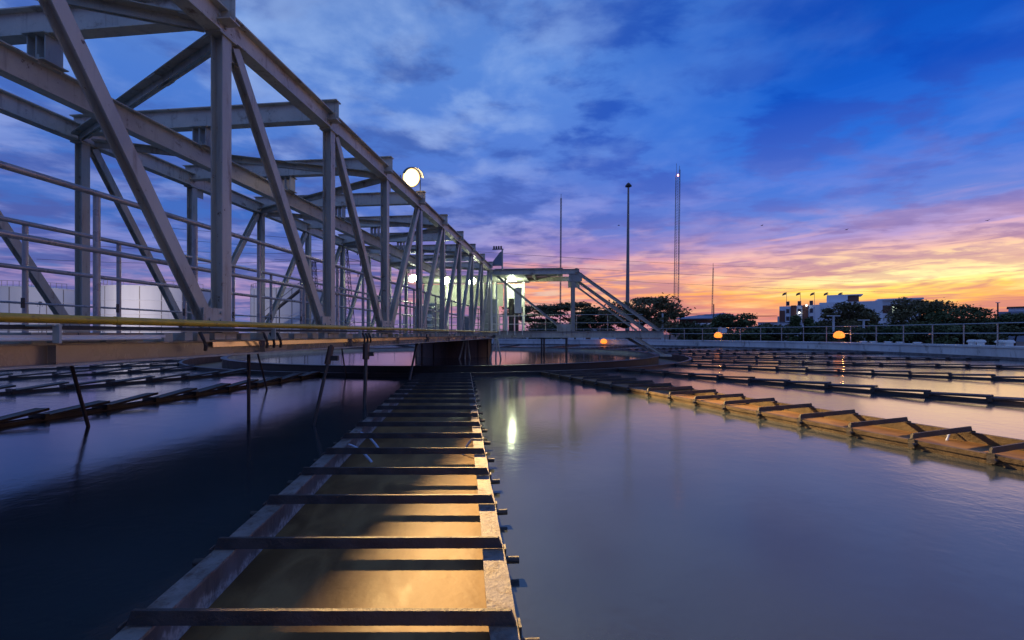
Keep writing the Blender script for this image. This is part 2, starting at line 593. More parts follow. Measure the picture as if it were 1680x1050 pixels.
def lat_of(k):
    """lateral centre and half width of trough k (0..23)"""
    k = (k + 11) % 24 - 11
    if k in WIDE:
        return (0.0, L_HALF) if k == 0 else (0.24, 0.57)
    return {-1: -0.55, 2: -0.5}.get(k, 0.0), NARROW


BETA = R(-6.1)
LA0 = math.atan2(-math.cos(BETA), -math.sin(BETA))     # outward angle of the trough below the camera
ALPHA = R(6.27)
BU = Vector((math.sin(ALPHA), math.cos(ALPHA), 0))
BN = Vector((-math.cos(ALPHA), math.sin(ALPHA), 0))


def B(t, d, z):
    return BU * t + BN * d + Vector((0, 0, z))


# ------------------------------------------------------------------ ground
m = MB()
n = 96
inner = [C + Vector((math.cos(2 * math.pi * k / n), math.sin(2 * math.pi * k / n), 0)) * (TANK_R + 0.9) for k in range(n)]
outer = [C + Vector((math.cos(2 * math.pi * k / n), math.sin(2 * math.pi * k / n), 0)) * 3000 for k in range(n)]
for k in range(n):
    k2 = (k + 1) % n
    m.poly([inner[k] + Vector((0, 0, Z_GROUND)), outer[k] + Vector((0, 0, Z_GROUND)), outer[k2] + Vector((0, 0, Z_GROUND)), inner[k2] + Vector((0, 0, Z_GROUND))])
struct(m.build('ground', GROUND))

# ------------------------------------------------------------------ tank basin and its wall
m = MB().lathe([(0.0, -4.5), (TANK_R, -4.5)], C, 96)
struct(m.build('basin_floor', CONC, origin=(C.x, C.y, 0)))
tw = thing('tank_wall', 'pale round concrete wall of the settling tank below the far railing', 'wall', (C.x, C.y, Z_GROUND))
MB().lathe([(TANK_R, -4.6), (TANK_R, Z_WALL - 0.10), (TANK_R - 0.06, Z_WALL - 0.10), (TANK_R - 0.06, Z_WALL), (TANK_R + 1.1, Z_WALL), (TANK_R + 1.1, Z_GROUND - 0.5)], C, 144).build('wall_ring', CONC, tw)
# a thin ledge on the inside just above the water
MB().lathe([(TANK_R, Z_WATER + 0.12), (TANK_R - 0.10, Z_WATER + 0.12), (TANK_R - 0.10, Z_WATER - 0.4)], C, 144).build('ledge', LWALL, tw)

# ------------------------------------------------------------------ water of the tank: sectors between the troughs
NL = 24
m = MB()


def ring_pt(rad, ang):
    return C + Vector((math.cos(ang) * rad, math.sin(ang) * rad, 0))


def axis_pt(rad, lat, ang):
    """point on a line parallel to the trough axis at lateral offset lat, at radius rad"""
    x = math.sqrt(max(0, rad * rad - lat * lat))
    return C + Vector((math.cos(ang) * x - math.sin(ang) * lat, math.sin(ang) * x + math.cos(ang) * lat, 0))


zw = Vector((0, 0, Z_WATER))
for k in range(NL):
    a = LA0 + k * 2 * math.pi / NL
    b = a + 2 * math.pi / NL
    c0, h0 = lat_of(k)
    c1, h1 = lat_of(k + 1)
    l0, l1, l2 = c0 + h0, c1 - h1, c1 + h1
    ai0, ai1 = a + math.asin(l0 / RING_O), b + math.asin(l1 / RING_O)
    ao0, ao1, ao2 = a + math.asin(l0 / L_END), b + math.asin(l1 / L_END), b + math.asin(l2 / L_END)
    pts = [ring_pt(RING_O, ai0 + (ai1 - ai0) * s / 6) for s in range(7)]
    pts += [ring_pt(L_END, ao1 + (ao0 - ao1) * s / 6) for s in range(7)]
    m.poly([p + zw for p in reversed(pts)])
    band = [ring_pt(L_END, ao0 + (ao1 - ao0) * s / 6) for s in range(7)] + [ring_pt(L_END, ao2)]
    bo = [ring_pt(TANK_R + 0.02, ao0 + (ao1 - ao0) * s / 6) for s in range(7)] + [ring_pt(TANK_R + 0.02, ao2)]
    for s in range(7):
        m.poly([band[s] + zw, bo[s] + zw, bo[s + 1] + zw, band[s + 1] + zw])
struct(m.build('tank_water', WATER, origin=(C.x, C.y, 0)))
# water inside the centre well
m = MB().poly([ring_pt(RING_I, 2 * math.pi * k / 96) + Vector((0, 0, -1.25)) for k in range(96)])
struct(m.build('well_water', WELLW, origin=(C.x, C.y, 0)))

# ------------------------------------------------------------------ ring trough round the centre well
rt = thing('ring_trough', 'dark ring shaped trough round the centre well that the troughs run into', 'trough', (C.x, C.y, -2.0))
MB().lathe([(RING_I - 0.02, -2.0), (RING_I - 0.02, -1.06), (RING_I + 0.10, -1.06), (RING_I + 0.10, -2.0)], C, 160).build('inner_wall', TARRED, rt)
MB().lathe([(RING_O - 0.05, -2.0), (RING_O - 0.05, Z_RIM + 0.012), (RING_O + 0.05, Z_RIM + 0.012), (RING_O + 0.05, -2.0)], C, 160).build('outer_wall', TARRED, rt)
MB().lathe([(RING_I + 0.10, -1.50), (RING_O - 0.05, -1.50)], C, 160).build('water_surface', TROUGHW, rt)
MB().lathe([(RING_I - 0.026, -2.0), (RING_I - 0.026, -1.068), (RING_I - 0.022, -1.068)], C, 160).build('liner', DIRTW, rt)
MB().lathe([(RING_I - 0.10, -1.065), (RING_I - 0.10, -1.045), (RING_I + 0.16, -1.045), (RING_I + 0.16, -1.065)], C, 160).build('rim', TARRED, rt)

# ------------------------------------------------------------------ radial troughs (launders)
LLEN = L_END - RING_O
BAR_S = 0.65
WT = 0.012


def lbuild(m, name, material):
    return m.mesh(name, material)


# meshes of the wide troughs, local: x outward from the ring, y sideways, z up (world z)


def rim_mesh(s, half, wid, mt=None):
    m = MB()
    y0, y1 = s * (half - wid), s * (half + 0.012)
    # slightly uneven plate edge
    nseg = 44
    prev = None
    rr = random.Random(5 + s)
    for i in range(nseg + 1):
        x = 0.03 + (LLEN - 0.03) * i / nseg
        j = rr.uniform(-0.006, 0.006)
        k = rr.uniform(-0.004, 0.004)
        b = len(m.v)
        m.v += [Vector((x, y0 + j, Z_RIM - 0.004)), Vector((x, y1 + k, Z_RIM - 0.004)), Vector((x, y1 + k, Z_RIM - 0.05)), Vector((x, y0 + j, Z_RIM - 0.018))]
        if prev is not None:
            for a_, b_ in ((0, 1), (1, 2), (3, 0)):
                m.f.append((prev + a_, prev + b_, b + b_, b + a_))
        prev = b
    return m.mesh('rim', mt or RIM)


def bar_mesh(half):
    m = MB()
    b0 = half + 0.010
    hh = 0.055
    for s in (-1, 1):
        for (x, z, dy) in ((-0.012, 0.0, 0.0), (-0.012, hh, 0.02), (-0.006, hh + 0.004, 0.022), (0.012, hh + 0.004, 0.022), (0.012, 0.0, 0.0)):
            m.v.append(Vector((x, s * (b0 - dy), Z_RIM + 0.001 + z)))
    ns = 5
    for i in range(ns):
        j = (i + 1) % ns
        m.f.append((i, j, ns + j, ns + i))
    m.f.append(tuple(reversed(range(ns))))
    m.f.append(tuple(range(ns, 2 * ns)))
    return m.mesh('crossbar', BAR)


def wide_meshes(half, rim_w, zt):
    d = {}
    d['wall'] = {1: MB().box(0.03, LLEN, half - 0.055, half, -2.1, Z_RIM - 0.02).mesh('side_wall', LWALL if rim_w > 0.06 else SLUDGE),
                 -1: MB().box(0.03, LLEN, -half, -half + 0.055, -2.1, Z_RIM - 0.02).mesh('side_wall', LWALL if rim_w > 0.06 else SLUDGE)}
    rmt = RIM if rim_w > 0.06 else SLUDGE
    d['rim'] = {1: rim_mesh(1, half, rim_w, rmt), -1: rim_mesh(-1, half, rim_w, rmt)}
    d['water'] = MB().box(0.03, LLEN, -half + 0.05, half - 0.05, zt - 0.02, zt).mesh('water_surface', TROUGHW)
    d['end'] = MB().box(LLEN, LLEN + 0.03, -half - 0.004, half + 0.004, -2.1, Z_RIM + 0.003).mesh('end_plate', LWALL)
    d['bar'] = bar_mesh(half)
    return d


# stub: short dark pipe through the wall under each end of a bar
m = MB().tube([(0, -0.03, 0), (0, 0.085, 0)], 0.019, 10)
me_stub = m.mesh('drain_stub', DARKST)
m = MB().box(-0.03, 0.03, 0.0, 0.010, -0.09, 0.012)
me_clip = m.mesh('clip_plate', BAR)

LAUN = {}
me_chan = MB().box(0.0, LLEN, -NARROW, -NARROW + 0.03, -2.0, Z_RIM - 0.055).box(0.0, LLEN, NARROW - 0.03, NARROW, -2.0, Z_RIM - 0.055).box(0.0, LLEN, -NARROW + 0.03, NARROW - 0.03, -1.6, -1.40).box(LLEN, LLEN + 0.03, -NARROW - 0.01, NARROW + 0.01, -2.0, Z_RIM - 0.02).mesh('channel', DARKST)
me_panel = MB().box(-0.47, 0.47, -NARROW - 0.015, -NARROW + 0.01, -0.022, 0.016).box(-0.47, 0.47, NARROW - 0.01, NARROW + 0.015, -0.022, 0.016).box(-0.47, 0.47, -NARROW + 0.01, NARROW - 0.01, 0.0, 0.012).mesh('weir_panel', BAR)
me_brk = MB().box(-0.03, 0.03, -NARROW - 0.05, NARROW + 0.05, -0.05, 0.03).mesh('bracket', DARKST)
ORD = ['', 'first', 'second', 'third', 'fourth', 'fifth', 'sixth', 'seventh', 'eighth', 'ninth', 'tenth', 'eleventh', 'twelfth']
labels_l = {
    0: 'long trough with golden water running below the camera to the tank centre',
    1: 'trough with tan water lying nearest on the right side of the tank',
    2: 'second trough from the camera on the right, narrow above orange water',
    3: 'third trough from the camera on the right side of the tank',
    4: 'fourth trough from the camera on the right side of the tank',
    -1: 'dark jagged trough nearest on the left, seen below the bridge girder',
    -2: 'second dark trough from the camera on the left, below the bridge girder',
    -3: 'third dark trough from the camera on the left, below the bridge girder',
}
for k in range(-11, 13):
    ang = LA0 + k * 2 * math.pi / NL
    dirv = Vector((math.cos(ang), math.sin(ang), 0))
    vis = 0
    for s in range(0, 30):
        p = C + dirv * (RING_O + LLEN * s / 29.0) + Vector((0, 0, Z_RIM))
        q = proj(p)
        if q and -60 < q[0] < 1740 and q[1] < 1150:
            vis += 1
    if vis == 0:
        continue
    base = C + dirv * RING_O
    lab = labels_l.get(k, 'far thin dark trough beyond the centre well')
    if k == 5:
        lab = 'fifth trough from the camera on the right side of the tank'
    elif k > 5:
        lab = '%s weir counted from the camera on the right side of the tank' % ORD[k]
    elif k < -3:
        lab = '%s weir counted from the camera on the left, behind the bridge' % ORD[-k]
    lc, lh = lat_of(k)
    if k in WIDE:
        side = Vector((-math.sin(ang), math.cos(ang), 0)) * lc
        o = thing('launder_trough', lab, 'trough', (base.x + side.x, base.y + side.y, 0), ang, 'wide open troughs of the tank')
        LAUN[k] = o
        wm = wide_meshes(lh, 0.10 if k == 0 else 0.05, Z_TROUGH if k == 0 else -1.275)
        skew = BETA if k == 0 else 0.0          # the bars of the near trough lie a little askew
        for s in (1, -1):
            w = inst('side_wall', wm['wall'][s], o)
            inst('rim', wm['rim'][s], w)
        inst('water_surface', wm['water'], o)
        inst('end_plate', wm['end'], o)
        for i in range(int((LLEN - 0.1) / BAR_S)):
            x = (i + 1) * BAR_S
            inst('crossbar', wm['bar'], o, (x, 0, random.uniform(0, 0.005)), (0, 0, skew + random.uniform(-0.008, 0.008)))
            for s in (1, -1):
                xs = x - math.tan(skew) * s * lh
                inst('drain_stub', me_stub, o, (xs + 0.05, s * (lh + 0.005), Z_RIM - 0.045 + random.uniform(-0.006, 0.006)), (0, 0, (0 if s > 0 else math.pi) + random.uniform(-0.08, 0.08)))
                inst('clip_plate', me_clip, o, (xs + 0.008, s * (lh + 0.0125), Z_RIM + 0.0), (0, 0, 0 if s > 0 else math.pi))
    else:
        side = Vector((-math.sin(ang), math.cos(ang), 0)) * lc
        o = thing('weir_trough', lab, 'trough', (base.x + side.x, base.y + side.y, 0), ang, 'narrow radial weirs of the tank')
        LAUN[k] = o
        inst('channel', me_chan, o)
        sg = 1.0 if k > 0 else -1.0
        rk = random.Random(40 + k)
        for i in range(int(LLEN / 0.87)):
            up = rk.uniform(0.6, 1.2) * (0.050 if k < 0 else 0.022)
            inst('weir_panel', me_panel, o, (0.5 + i * 0.87, rk.uniform(-0.015, 0.015), Z_RIM + 0.005 + rk.uniform(-0.012, 0.012)), (rk.uniform(-0.05, 0.05), -sg * up / 0.45, rk.uniform(-0.02, 0.02)))
            inst('bracket', me_brk, o, (0.08 + i * 0.87, 0, Z_RIM - 0.03))

# thin jets of water that fall into the near troughs
JET = mat('falling_water', (0.45, 0.55, 0.75), 0.15, 0, 0.1, 8)


def jet(k, x, s, lab, reach=0.30, drop=0.20):
    o = LAUN[k]
    hf = lat_of(k)[1]
    M = Matrix.Translation(o.location) @ Matrix.Rotation(o.rotation_euler.z, 4, 'Z')
    pts = []
    for i in range(9):
        f = i / 8
        pts.append(M @ Vector((x + 0.03 * f, s * (hf - 0.05 - reach * f), Z_RIM - 0.015 - drop * f * f)))
    mb = MB().tube(pts, [0.007 + 0.009 * i / 8 for i in range(9)], 8)
    ob = mb.build('water_jet', JET, origin=tuple(pts[-1]))
    tag(ob, lab, 'water jet', 'jets of water falling into the troughs')

jet(0, 8.55, -1, 'blue white jet spilling from the left wall into the golden trough, the nearer one')
jet(0, 7.95, -1, 'blue white jet spilling from the left wall into the golden trough, the farther one', 0.26)
jet(0, 8.35, 1, 'thin jet spilling from the right wall into the golden trough', 0.16)
jet(1, 9.6, 1, 'pale jet spilling from the far wall into the tan right hand trough', 0.22)

# ------------------------------------------------------------------ the truss bridge
D1, D2, DM = 3.60, 7.90, 5.72
T0, TP = 4.47, 2.25
KS = list(range(-2, 10))


def tk(k):
    return T0 + TP * (k - 1)


T_A = tk(-2) - 0.4
T_B = tk(9) + 0.6
Z_CH = 3.30                      # centre of the top chord
CH_H = 0.28
br = thing('truss_bridge', 'grey painted steel truss bridge leading over the water to the tank centre', 'bridge', tuple(B(T_A, (D1 + D2) / 2, -0.24)))
for d in (D1, D2):
    tc_ = MB().ibeam(B(T_A, d, Z_CH), B(T_B, d, Z_CH), CH_H, 0.17, 0.016, 0.012)
    # small bolts and splice plates along the web
    tc_.build('top_chord', STEEL2, br)
    for k in KS:
        p0, p1 = B(tk(k), d, 0.0), B(tk(k), d, Z_CH - CH_H / 2)
        MB().ibeam(p0, p1, 0.135, 0.13, 0.012, 0.010, up=BN).build('vertical_post', STEEL, br)
        # base plate and head plate
        if k <= 5:
            MB().quadbox(B(tk(k), d, 0.012), BU * 0.12, BN * 0.11, (0, 0, 0.012)).build('base_plate', STEEL, br)
            MB().quadbox(B(tk(k), d, Z_CH - CH_H / 2 - 0.012), BU * 0.12, BN * 0.09, (0, 0, 0.0115)).build('head_plate', STEEL, br)
    for k in KS[1:]:
        if k <= 3:
            p0, p1 = B(tk(k - 1) + 0.16, d, Z_CH - CH_H / 2 - 0.03), B(tk(k) - 0.14, d, 0.02)
        else:
            p0, p1 = B(tk(k - 1) + 0.14, d, 0.02), B(tk(k) - 0.16, d, Z_CH - CH_H / 2 - 0.03)
        MB().ibeam(p0, p1, 0.105, 0.115, 0.012, 0.010, up=BN).build('diagonal', STEEL, br)
    # gussets
    for k in KS:
        if -1 <= k <= 6:
            s = -1 if k > 3 else 1
            mm = MB().quadbox(B(tk(k) + s * 0.17, d, Z_CH - CH_H / 2 - 0.09), BU * 0.13, BN * 0.006, (0, 0, 0.09))
            mm.build('gusset_plate', STEEL, br)
me_bolt = MB().tube([(0, 0, 0), tuple(-BN * 0.016)], 0.017, 6).mesh('bolt', STEEL)
for d in (D1, D2):
    for k in KS:
        if not -1 <= k <= 5:
            continue
        s = -1 if k <= 3 else 1
        for sg in ((s,) if k != 3 else (-1, 1)):
            MB().quadbox(B(tk(k) + sg * 0.19, d - 0.072, 0.145), BU * 0.14, BN * 0.005, (0, 0, 0.12)).build('gusset_plate', STEEL, br)
            for (a_, z_) in ((0.10, 0.06), (0.10, 0.14), (0.10, 0.22), (0.25, 0.07), (0.25, 0.15)):
                inst('bolt', me_bolt, br, B(tk(k) + sg * a_, d - 0.077, z_) - br.location)
        for z_ in (2.92, 2.99, 3.06, 3.13):
            pass
        for (a_, z_) in ((-0.05, 3.20), (0.05, 3.20), (-0.05, 3.28), (0.05, 3.28), (-0.05, 3.36), (0.05, 3.36)):
            inst('bolt', me_bolt, br, B(tk(k) + a_, d - 0.006, z_) - br.location)
# conduit clipped along the near chord and down two posts
cdt = thing('conduit', 'thin grey conduit clipped along the near top chord down to the deck', 'conduit', tuple(B(T_A, D1, 3.1)))
MB().tube([B(T_A, D1 - 0.03, 3.19), B(tk(4) - 0.12, D1 - 0.03, 3.19), B(tk(4) - 0.10, D1 - 0.05, 3.10), B(tk(4) - 0.10, D1 - 0.03, 0.05)], 0.012, 8).build('tube', GALV, cdt)
for i in range(14):
    t = T_A + 0.6 + i * 0.85
    if t < tk(4) - 0.2:
        MB().quadbox(B(t, D1 - 0.022, 3.19), BU * 0.014, BN * 0.012, (0, 0, 0.026)).build('clip', STEEL, cdt)
MB().quadbox(B(tk(4) - 0.12, D1 - 0.06, 1.25), BU * 0.05, BN * 0.035, (0, 0, 0.11)).build('junction_box', DIRTW, cdt)
for k in KS:
    MB().ibeam(B(tk(k), D1 - 0.16, 3.455), B(tk(k), D2 + 0.16, 3.455), 0.31, 0.15, 0.014, 0.010).build('cross_beam', STEEL2, br)
for k in KS[:-1]:
    a, b = (D1 + 0.1, D2 - 0.1) if k % 2 else (D2 - 0.1, D1 + 0.1)
    p0, p1 = B(tk(k) + 0.12, a, 3.24), B(tk(k + 1) - 0.12, b, 3.24)
    sd_ = (p1 - p0).normalized().cross(Vector((0, 0, 1)))
    mm = MB()
    mm.angle(p0 + sd_ * 0.065, p1 + sd_ * 0.065, 0.10, 0.010)
    mm.angle(p1 - sd_ * 0.065, p0 - sd_ * 0.065, 0.10, 0.010)
    for f in (0.02, 0.33, 0.66, 0.98):
        mm.quadbox(p0.lerp(p1, f) - Vector((0, 0, 0.014)), (p1 - p0).normalized() * 0.10, sd_ * 0.11, (0, 0, 0.007))
    mm.build('roof_brace', STEEL, br)
# deck
MB().quadbox(B((T_A + T_B) / 2, (D1 + D2) / 2, -0.045), BU * ((T_B - T_A) / 2), BN * ((D2 - D1) / 2 - 0.15), (0, 0, 0.012)).build('deck_plate', DECK, br)
# bottom chords
for d in (D1, D2):
    mm = MB()
    mm.bar(B(T_A, d, -0.145), B(T_B, d, -0.145), 0.012, 0.135)
    cho = mm.build('bottom_chord', CHORD, br)
    mm = MB().bar(B(T_A, d, -0.221), B(T_B, d, -0.221), 0.16, 0.016)
    mm.build('bottom_flange', STEEL, cho)
    mm = MB().bar(B(T_A, d, -0.071), B(T_B, d, -0.071), 0.13, 0.014)
    mm.build('top_flange', STEEL, cho)
    for k in KS:
        MB().bar(B(tk(k) + 0.6, d - 0.05, -0.079), B(tk(k) + 0.6, d - 0.05, -0.212), 0.012, 0.07, up=BN).build('stiffener', CHORD, cho)
# added glossy strip below the joists, tilted back so it mirrors the sunset glow
TL = math.tan(R(5.5))
mirror_mb = MB().quadbox(B((4.3 + T_B) / 2, D1 - 0.040, -0.108), BU * ((T_B - 4.3) / 2), -BN * 0.006, Vector((0, 0, 0.026)) + BN * (0.026 * TL))
mirror_mb.build('sunset_mirror_strip', GLOSSY, br)
# joists whose ends show below the pipe
me_j = MB().quadbox((0, 0, 0), BU * 0.045, BN * 2.30, (0, 0, 0.036)).mesh('deck_joist', DIRTW)
me_j2 = MB().quadbox((0, 0, 0), BU * 0.075, BN * 2.26, (0, 0, 0.034)).mesh('deck_joist', STEEL)
rj = random.Random(3)
t = T_A + 0.2
brl = br.location
while t < T_B - 0.2:
    p = B(t, (D1 + D2) / 2, -0.026) - brl
    if t > 0.2:
        inst('deck_joist', me_j if rj.random() < 0.6 else me_j2, br, p + Vector((0, 0, rj.uniform(-0.003, 0.003))))
    t += rj.choice((0.16, 0.2, 0.28, 0.22))
# edge trim on the near side
MB().bar(B(1.2, D1 - 0.10, 0.045), B(T_B, D1 - 0.10, 0.045), 0.012, 0.03).build('toe_board', DARKST, br)
MB().bar(B(1.2, D1 - 0.125, 0.025), B(T_B, D1 - 0.125, 0.025), 0.06, 0.006).build('edge_angle', STEEL, br)
for k in (9,):
    pass

# monorail beam hung under the cross beams
mo = thing('monorail_beam', 'long middle beam hung on blocks under the cross beams of the bridge', 'beam', tuple(B(T_A, DM, 2.67)))
MB().ibeam(B(T_A, DM, 2.83), B(T_B - 1.0, DM, 2.83), 0.30, 0.15, 0.016, 0.012).build('beam', STEEL2, mo)
for k in KS[:-1]:
    mm = MB()
    c = B(tk(k), DM, 3.14)
    mm.quadbox(c, BU * 0.09, BN * 0.006, (0, 0, 0.148))
    mm.quadbox(c + BN * 0.11, BU * 0.09, BN * 0.006, (0, 0, 0.148))
    mm.quadbox(c - BN * 0.11, BU * 0.09, BN * 0.006, (0, 0, 0.148))
    mm.quadbox(c + Vector((0, 0, 0.142)) + BU * 0.001, BU * 0.13, BN * 0.14, (0, 0, 0.006))
    mm.quadbox(c - Vector((0, 0, 0.151)) + BU * 0.001, BU * 0.13, BN * 0.14, (0, 0, 0.006))
    for sx in (-1, 1):
        for sy in (-1, 1):
            mm.tube([c + BU * sx * 0.11 + BN * sy * 0.06 - Vector((0, 0, 0.20)), c + BU * sx * 0.11 + BN * sy * 0.06 - Vector((0, 0, 0.10))], 0.011, 6)
    mm.smooth = False
    mm.build('hanger_block', STEEL, mo)

# handrails on both sides of the walkway
RAIL_T0 = 3.90 - 1.05 * 7


def bridge_rail(d, label, ztop, zmid, zlow, post_d):
    g = thing('guard_rail', label, 'railing', tuple(B(T_A, d, 0)), 0, 'handrails of the bridge walkway')
    MB().tube([B(T_A, d, ztop), B(T_B - 1.2, d, ztop)], 0.027, 12).build('top_rail', GALV, g)
    MB().tube([B(T_A, d, zmid), B(T_B - 1.2, d, zmid)], 0.025, 12).build('mid_rail', GALV, g)
    if zlow:
        MB().tube([B(T_A, d, zlow), B(T_B - 1.2, d, zlow)], 0.012, 8).build('low_rail', GALV, g)
    for i in range(32):
        y = 3.90 - 1.045 * 6 + 1.045 * i
        t = (y - d * BN.y) / BU.y
        if t < T_A + 0.1 or t > T_B - 1.2:
            continue
        mm = MB().tube([B(t, post_d, 0.0), B(t, post_d, ztop - 0.02)], 0.026, 10)
        mm.build('post', GALV, g)
        if zlow:
            MB().quadbox(B(t - 0.045, post_d - 0.03, zlow), BU * 0.012, BN * 0.01, (0, 0, 0.055)).build('clamp', DARKST, g)


bridge_rail(3.95, 'near handrail of the bridge walkway with two thick tubes', 1.20, 0.715, None, 3.965)
bridge_rail(5.78, 'far handrail of the bridge walkway with a third thin rod', 1.20, 0.715, 0.335, 5.80)

# yellow pipe along the near edge
yp = thing('yellow_pipe', 'yellow pipe running along the near edge of the bridge deck', 'pipe', tuple(B(T_A, 3.3, 0.1)))
yo = MB().tube([B(T_A, 3.30, 0.098), B(T_B, 3.30, 0.098)], 0.030, 14)
yo.build('pipe', YELLOW, yp)
for i in range(9):
    t = 3.05 + i * 2.25 + (0.35 if i % 2 else 0)
    MB().tube([B(t - 0.02, 3.30, 0.098), B(t + 0.02, 3.30, 0.098)], 0.033, 14).build('collar', YELLOW, yp)
for i in range(10):
    t = 2.64 + i * 2.25
    mm = MB().bar(B(t, 3.29, 0.064), B(t, 3.29, -0.06), 0.05, 0.016, up=BU)
    mm.bar(B(t, 3.28, 0.057), B(t, D1 - 0.02, 0.057), 0.05, 0.012)
    mm.build('bracket', DIRTW, yp)
# white lamp batten, off
lb = thing('lamp_batten', 'pale blue white batten under the yellow pipe at the left edge', 'lamp', tuple(B(2.6, 3.4, -0.02)))
MB().bar(B(1.6, 3.40, -0.018), B(3.55, 3.40, -0.018), 0.05, 0.022).build('housing', WHITE, lb)
MB().tube([B(1.7, 3.375, -0.036), B(3.5, 3.375, -0.036)], 0.011, 10).build('tube', WHITE, lb)
# valves and hoses hung on the girder edge
for i, (t, dz, lab) in enumerate(((4.02, 0.0, 'short bent hose hanging on the girder left of the thick diagonal'),
                                  (4.95, 0.0, 'bundle of short hoses hanging on the girder below the near vertical post'),
                                  (7.6, 0.0, 'short bent hose hanging on the girder in the middle of the bridge'),
                                  (11.3, 0.0, 'looped hose hanging on the girder towards the tank centre'))):
    mm = MB()
    nh = 3 if i in (1, 2) else 1
    for j in range(nh):
        tt = t + j * 0.13
        mm.tube([B(tt, 3.46, 0.02), B(tt + 0.01, 3.43, -0.05), B(tt + 0.05, 3.44, -0.11), B(tt + 0.07, 3.46, -0.16 - 0.03 * (i == 3))], 0.016, 8)
    o = mm.build('hose', DARKST, origin=tuple(B(t, 3.46, 0.02)))
    tag(o, lab, 'hose', 'hoses on the bridge girder')

# rods that hang from the bridge into the water


def rod(top, bot, r, lab, clamp=False):
    g = thing('hanging_rod', lab, 'rod', tuple(bot), 0, 'rods hanging from the bridge into the water')
    MB().tube([top, bot], r, 8).build('shaft', DARKST, g)
    v = (Vector(top) - Vector(bot)).normalized()
    if clamp:
        c = Vector(top) - v * 0.16
        MB().tube([c - v * 0.12, c + v * 0.14], r * 1.9, 8).build('sleeve', RUST, g)
        MB().quadbox(c + Vector((0.08, 0, -0.03)), (0.05, 0, 0), (0, 0.03, 0), (0, 0, 0.035)).build('clamp_box', DARKST, g)
    else:
        MB().tube([Vector(top) - v * 0.09, Vector(top) - v * 0.02], r * 1.7, 8).build('sleeve', DARKST, g)


rod(at(106, 560, 6.0), at(145, 700, 6.22), 0.022, 'slanting dark rod in the water at the far left below the bridge')
rod(at(408, 560, 6.75), at(408, 690, 6.70), 0.024, 'upright dark rod standing in the water left of the trough')
rod(at(419, 565, 10.4), at(438, 640, 10.3), 0.020, 'thin short slanting rod just right of the upright rod')
rod(at(544, 566, 6.5), at(514, 700, 6.30), 0.024, 'slanting rod with clamp box that leans left, beside the trough', True)
rod(at(601, 563, 7.9), at(598, 672, 7.7), 0.032, 'thick upright rod with sleeve nearest to the trough', True)
rod(at(560, 566, 13.5), at(568, 622, 13.4), 0.022, 'thin rod behind the leaning rod with the clamp box')
rod(at(684, 562, 12.6), at(669, 636, 10.9), 0.03, 'slanting rod at the left side of the centre drum')

# ------------------------------------------------------------------ centre: drum, platform, machinery
dr = thing('centre_drum', 'dark brown steel drum standing in the well under the bridge end', 'drum', (C.x, C.y, -4.0))
MB().lathe([(0.0, -0.28), (2.2, -0.28), (2.2, -0.33), (2.13, -0.33), (2.13, -4.0)], C, 64).build('shell', RUST, dr)
for i in range(16):
    a = 2 * math.pi * i / 16
    p = C + Vector((math.cos(a), math.sin(a), 0)) * 2.15
    MB().bar(p + Vector((0, 0, -0.335)), p + Vector((0, 0, -3.5)), 0.02, 0.06, up=(math.cos(a), math.sin(a), 0)).build('rib', RUST, dr)
pf = thing('centre_platform', 'round steel platform with railing above the centre drum', 'platform', (C.x, C.y, -0.27))
MB().lathe([(0, -0.05), (3.1, -0.05), (3.1, -0.20), (0, -0.20)], C, 64).build('deck', DECK, pf)
E1 = -BN                         # to the right
for i in range(20):
    a = 2 * math.pi * i / 20
    p = C + Vector((math.cos(a), math.sin(a), 0)) * 3.0
    if abs((p - C).dot(BN)) < 2.0 and (p - C).dot(BU) < 0:
        continue
    MB().tube([p + Vector((0, 0, -0.05)), p + Vector((0, 0, 1.05))], 0.025, 8).build('rail_post', DIRTW, pf)


def arc_pts(rad, z, a0, a1, n=24):
    return [C + Vector((math.cos(a0 + (a1 - a0) * i / n) * rad, math.sin(a0 + (a1 - a0) * i / n) * rad, z)) for i in range(n + 1)]


for z in (0.25, 0.55, 1.05):
    MB().tube(arc_pts(3.0, z, R(-65), R(215), 40), 0.022, 8).build('rail', DIRTW, pf)


def CP(s, v, z):
    """centre frame: s to the right, v along the bridge axis away from the camera"""
    return C + E1 * s + BU * v + Vector((0, 0, z))


def cbox(mb, s0, s1, v0, v1, z0, z1):
    return mb.quadbox(CP((s0 + s1) / 2, (v0 + v1) / 2, (z0 + z1) / 2), E1 * ((s1 - s0) / 2), BU * ((v1 - v0) / 2), (0, 0, (z1 - z0) / 2))


# drive unit
dv = thing('drive_unit', 'pale drive motor and gearbox with round gauge on the centre platform', 'motor', tuple(CP(-1.0, -0.6, -0.05)))
MB().lathe([(0, 0.55), (0.75, 0.55), (0.85, 0.45), (0.85, -0.05)], CP(-1.0, -0.6, 0), 32).build('gear_case', DIRTW, dv)
MB().lathe([(0, 1.75), (0.25, 1.75), (0.33, 1.68), (0.33, 0.95), (0.42, 0.9), (0.42, 0.55)], CP(-1.0, -0.6, 0), 24).build('motor', DIRTW, dv)
for i in range(12):
    a = 2 * math.pi * i / 12
    c = CP(-1.0, -0.6, 1.3)
    e = Vector((math.cos(a), math.sin(a), 0))
    MB().bar(c + e * 0.335 - Vector((0, 0, 0.3)), c + e * 0.335 + Vector((0, 0, 0.3)), 0.015, 0.06, up=e).build('cooling_fin', STEEL, dv)
MB().tube([CP(-1.0, -1.45, 0.9), CP(-1.0, -1.40, 0.9)], 0.19, 24).build('gauge', WHITE, dv)
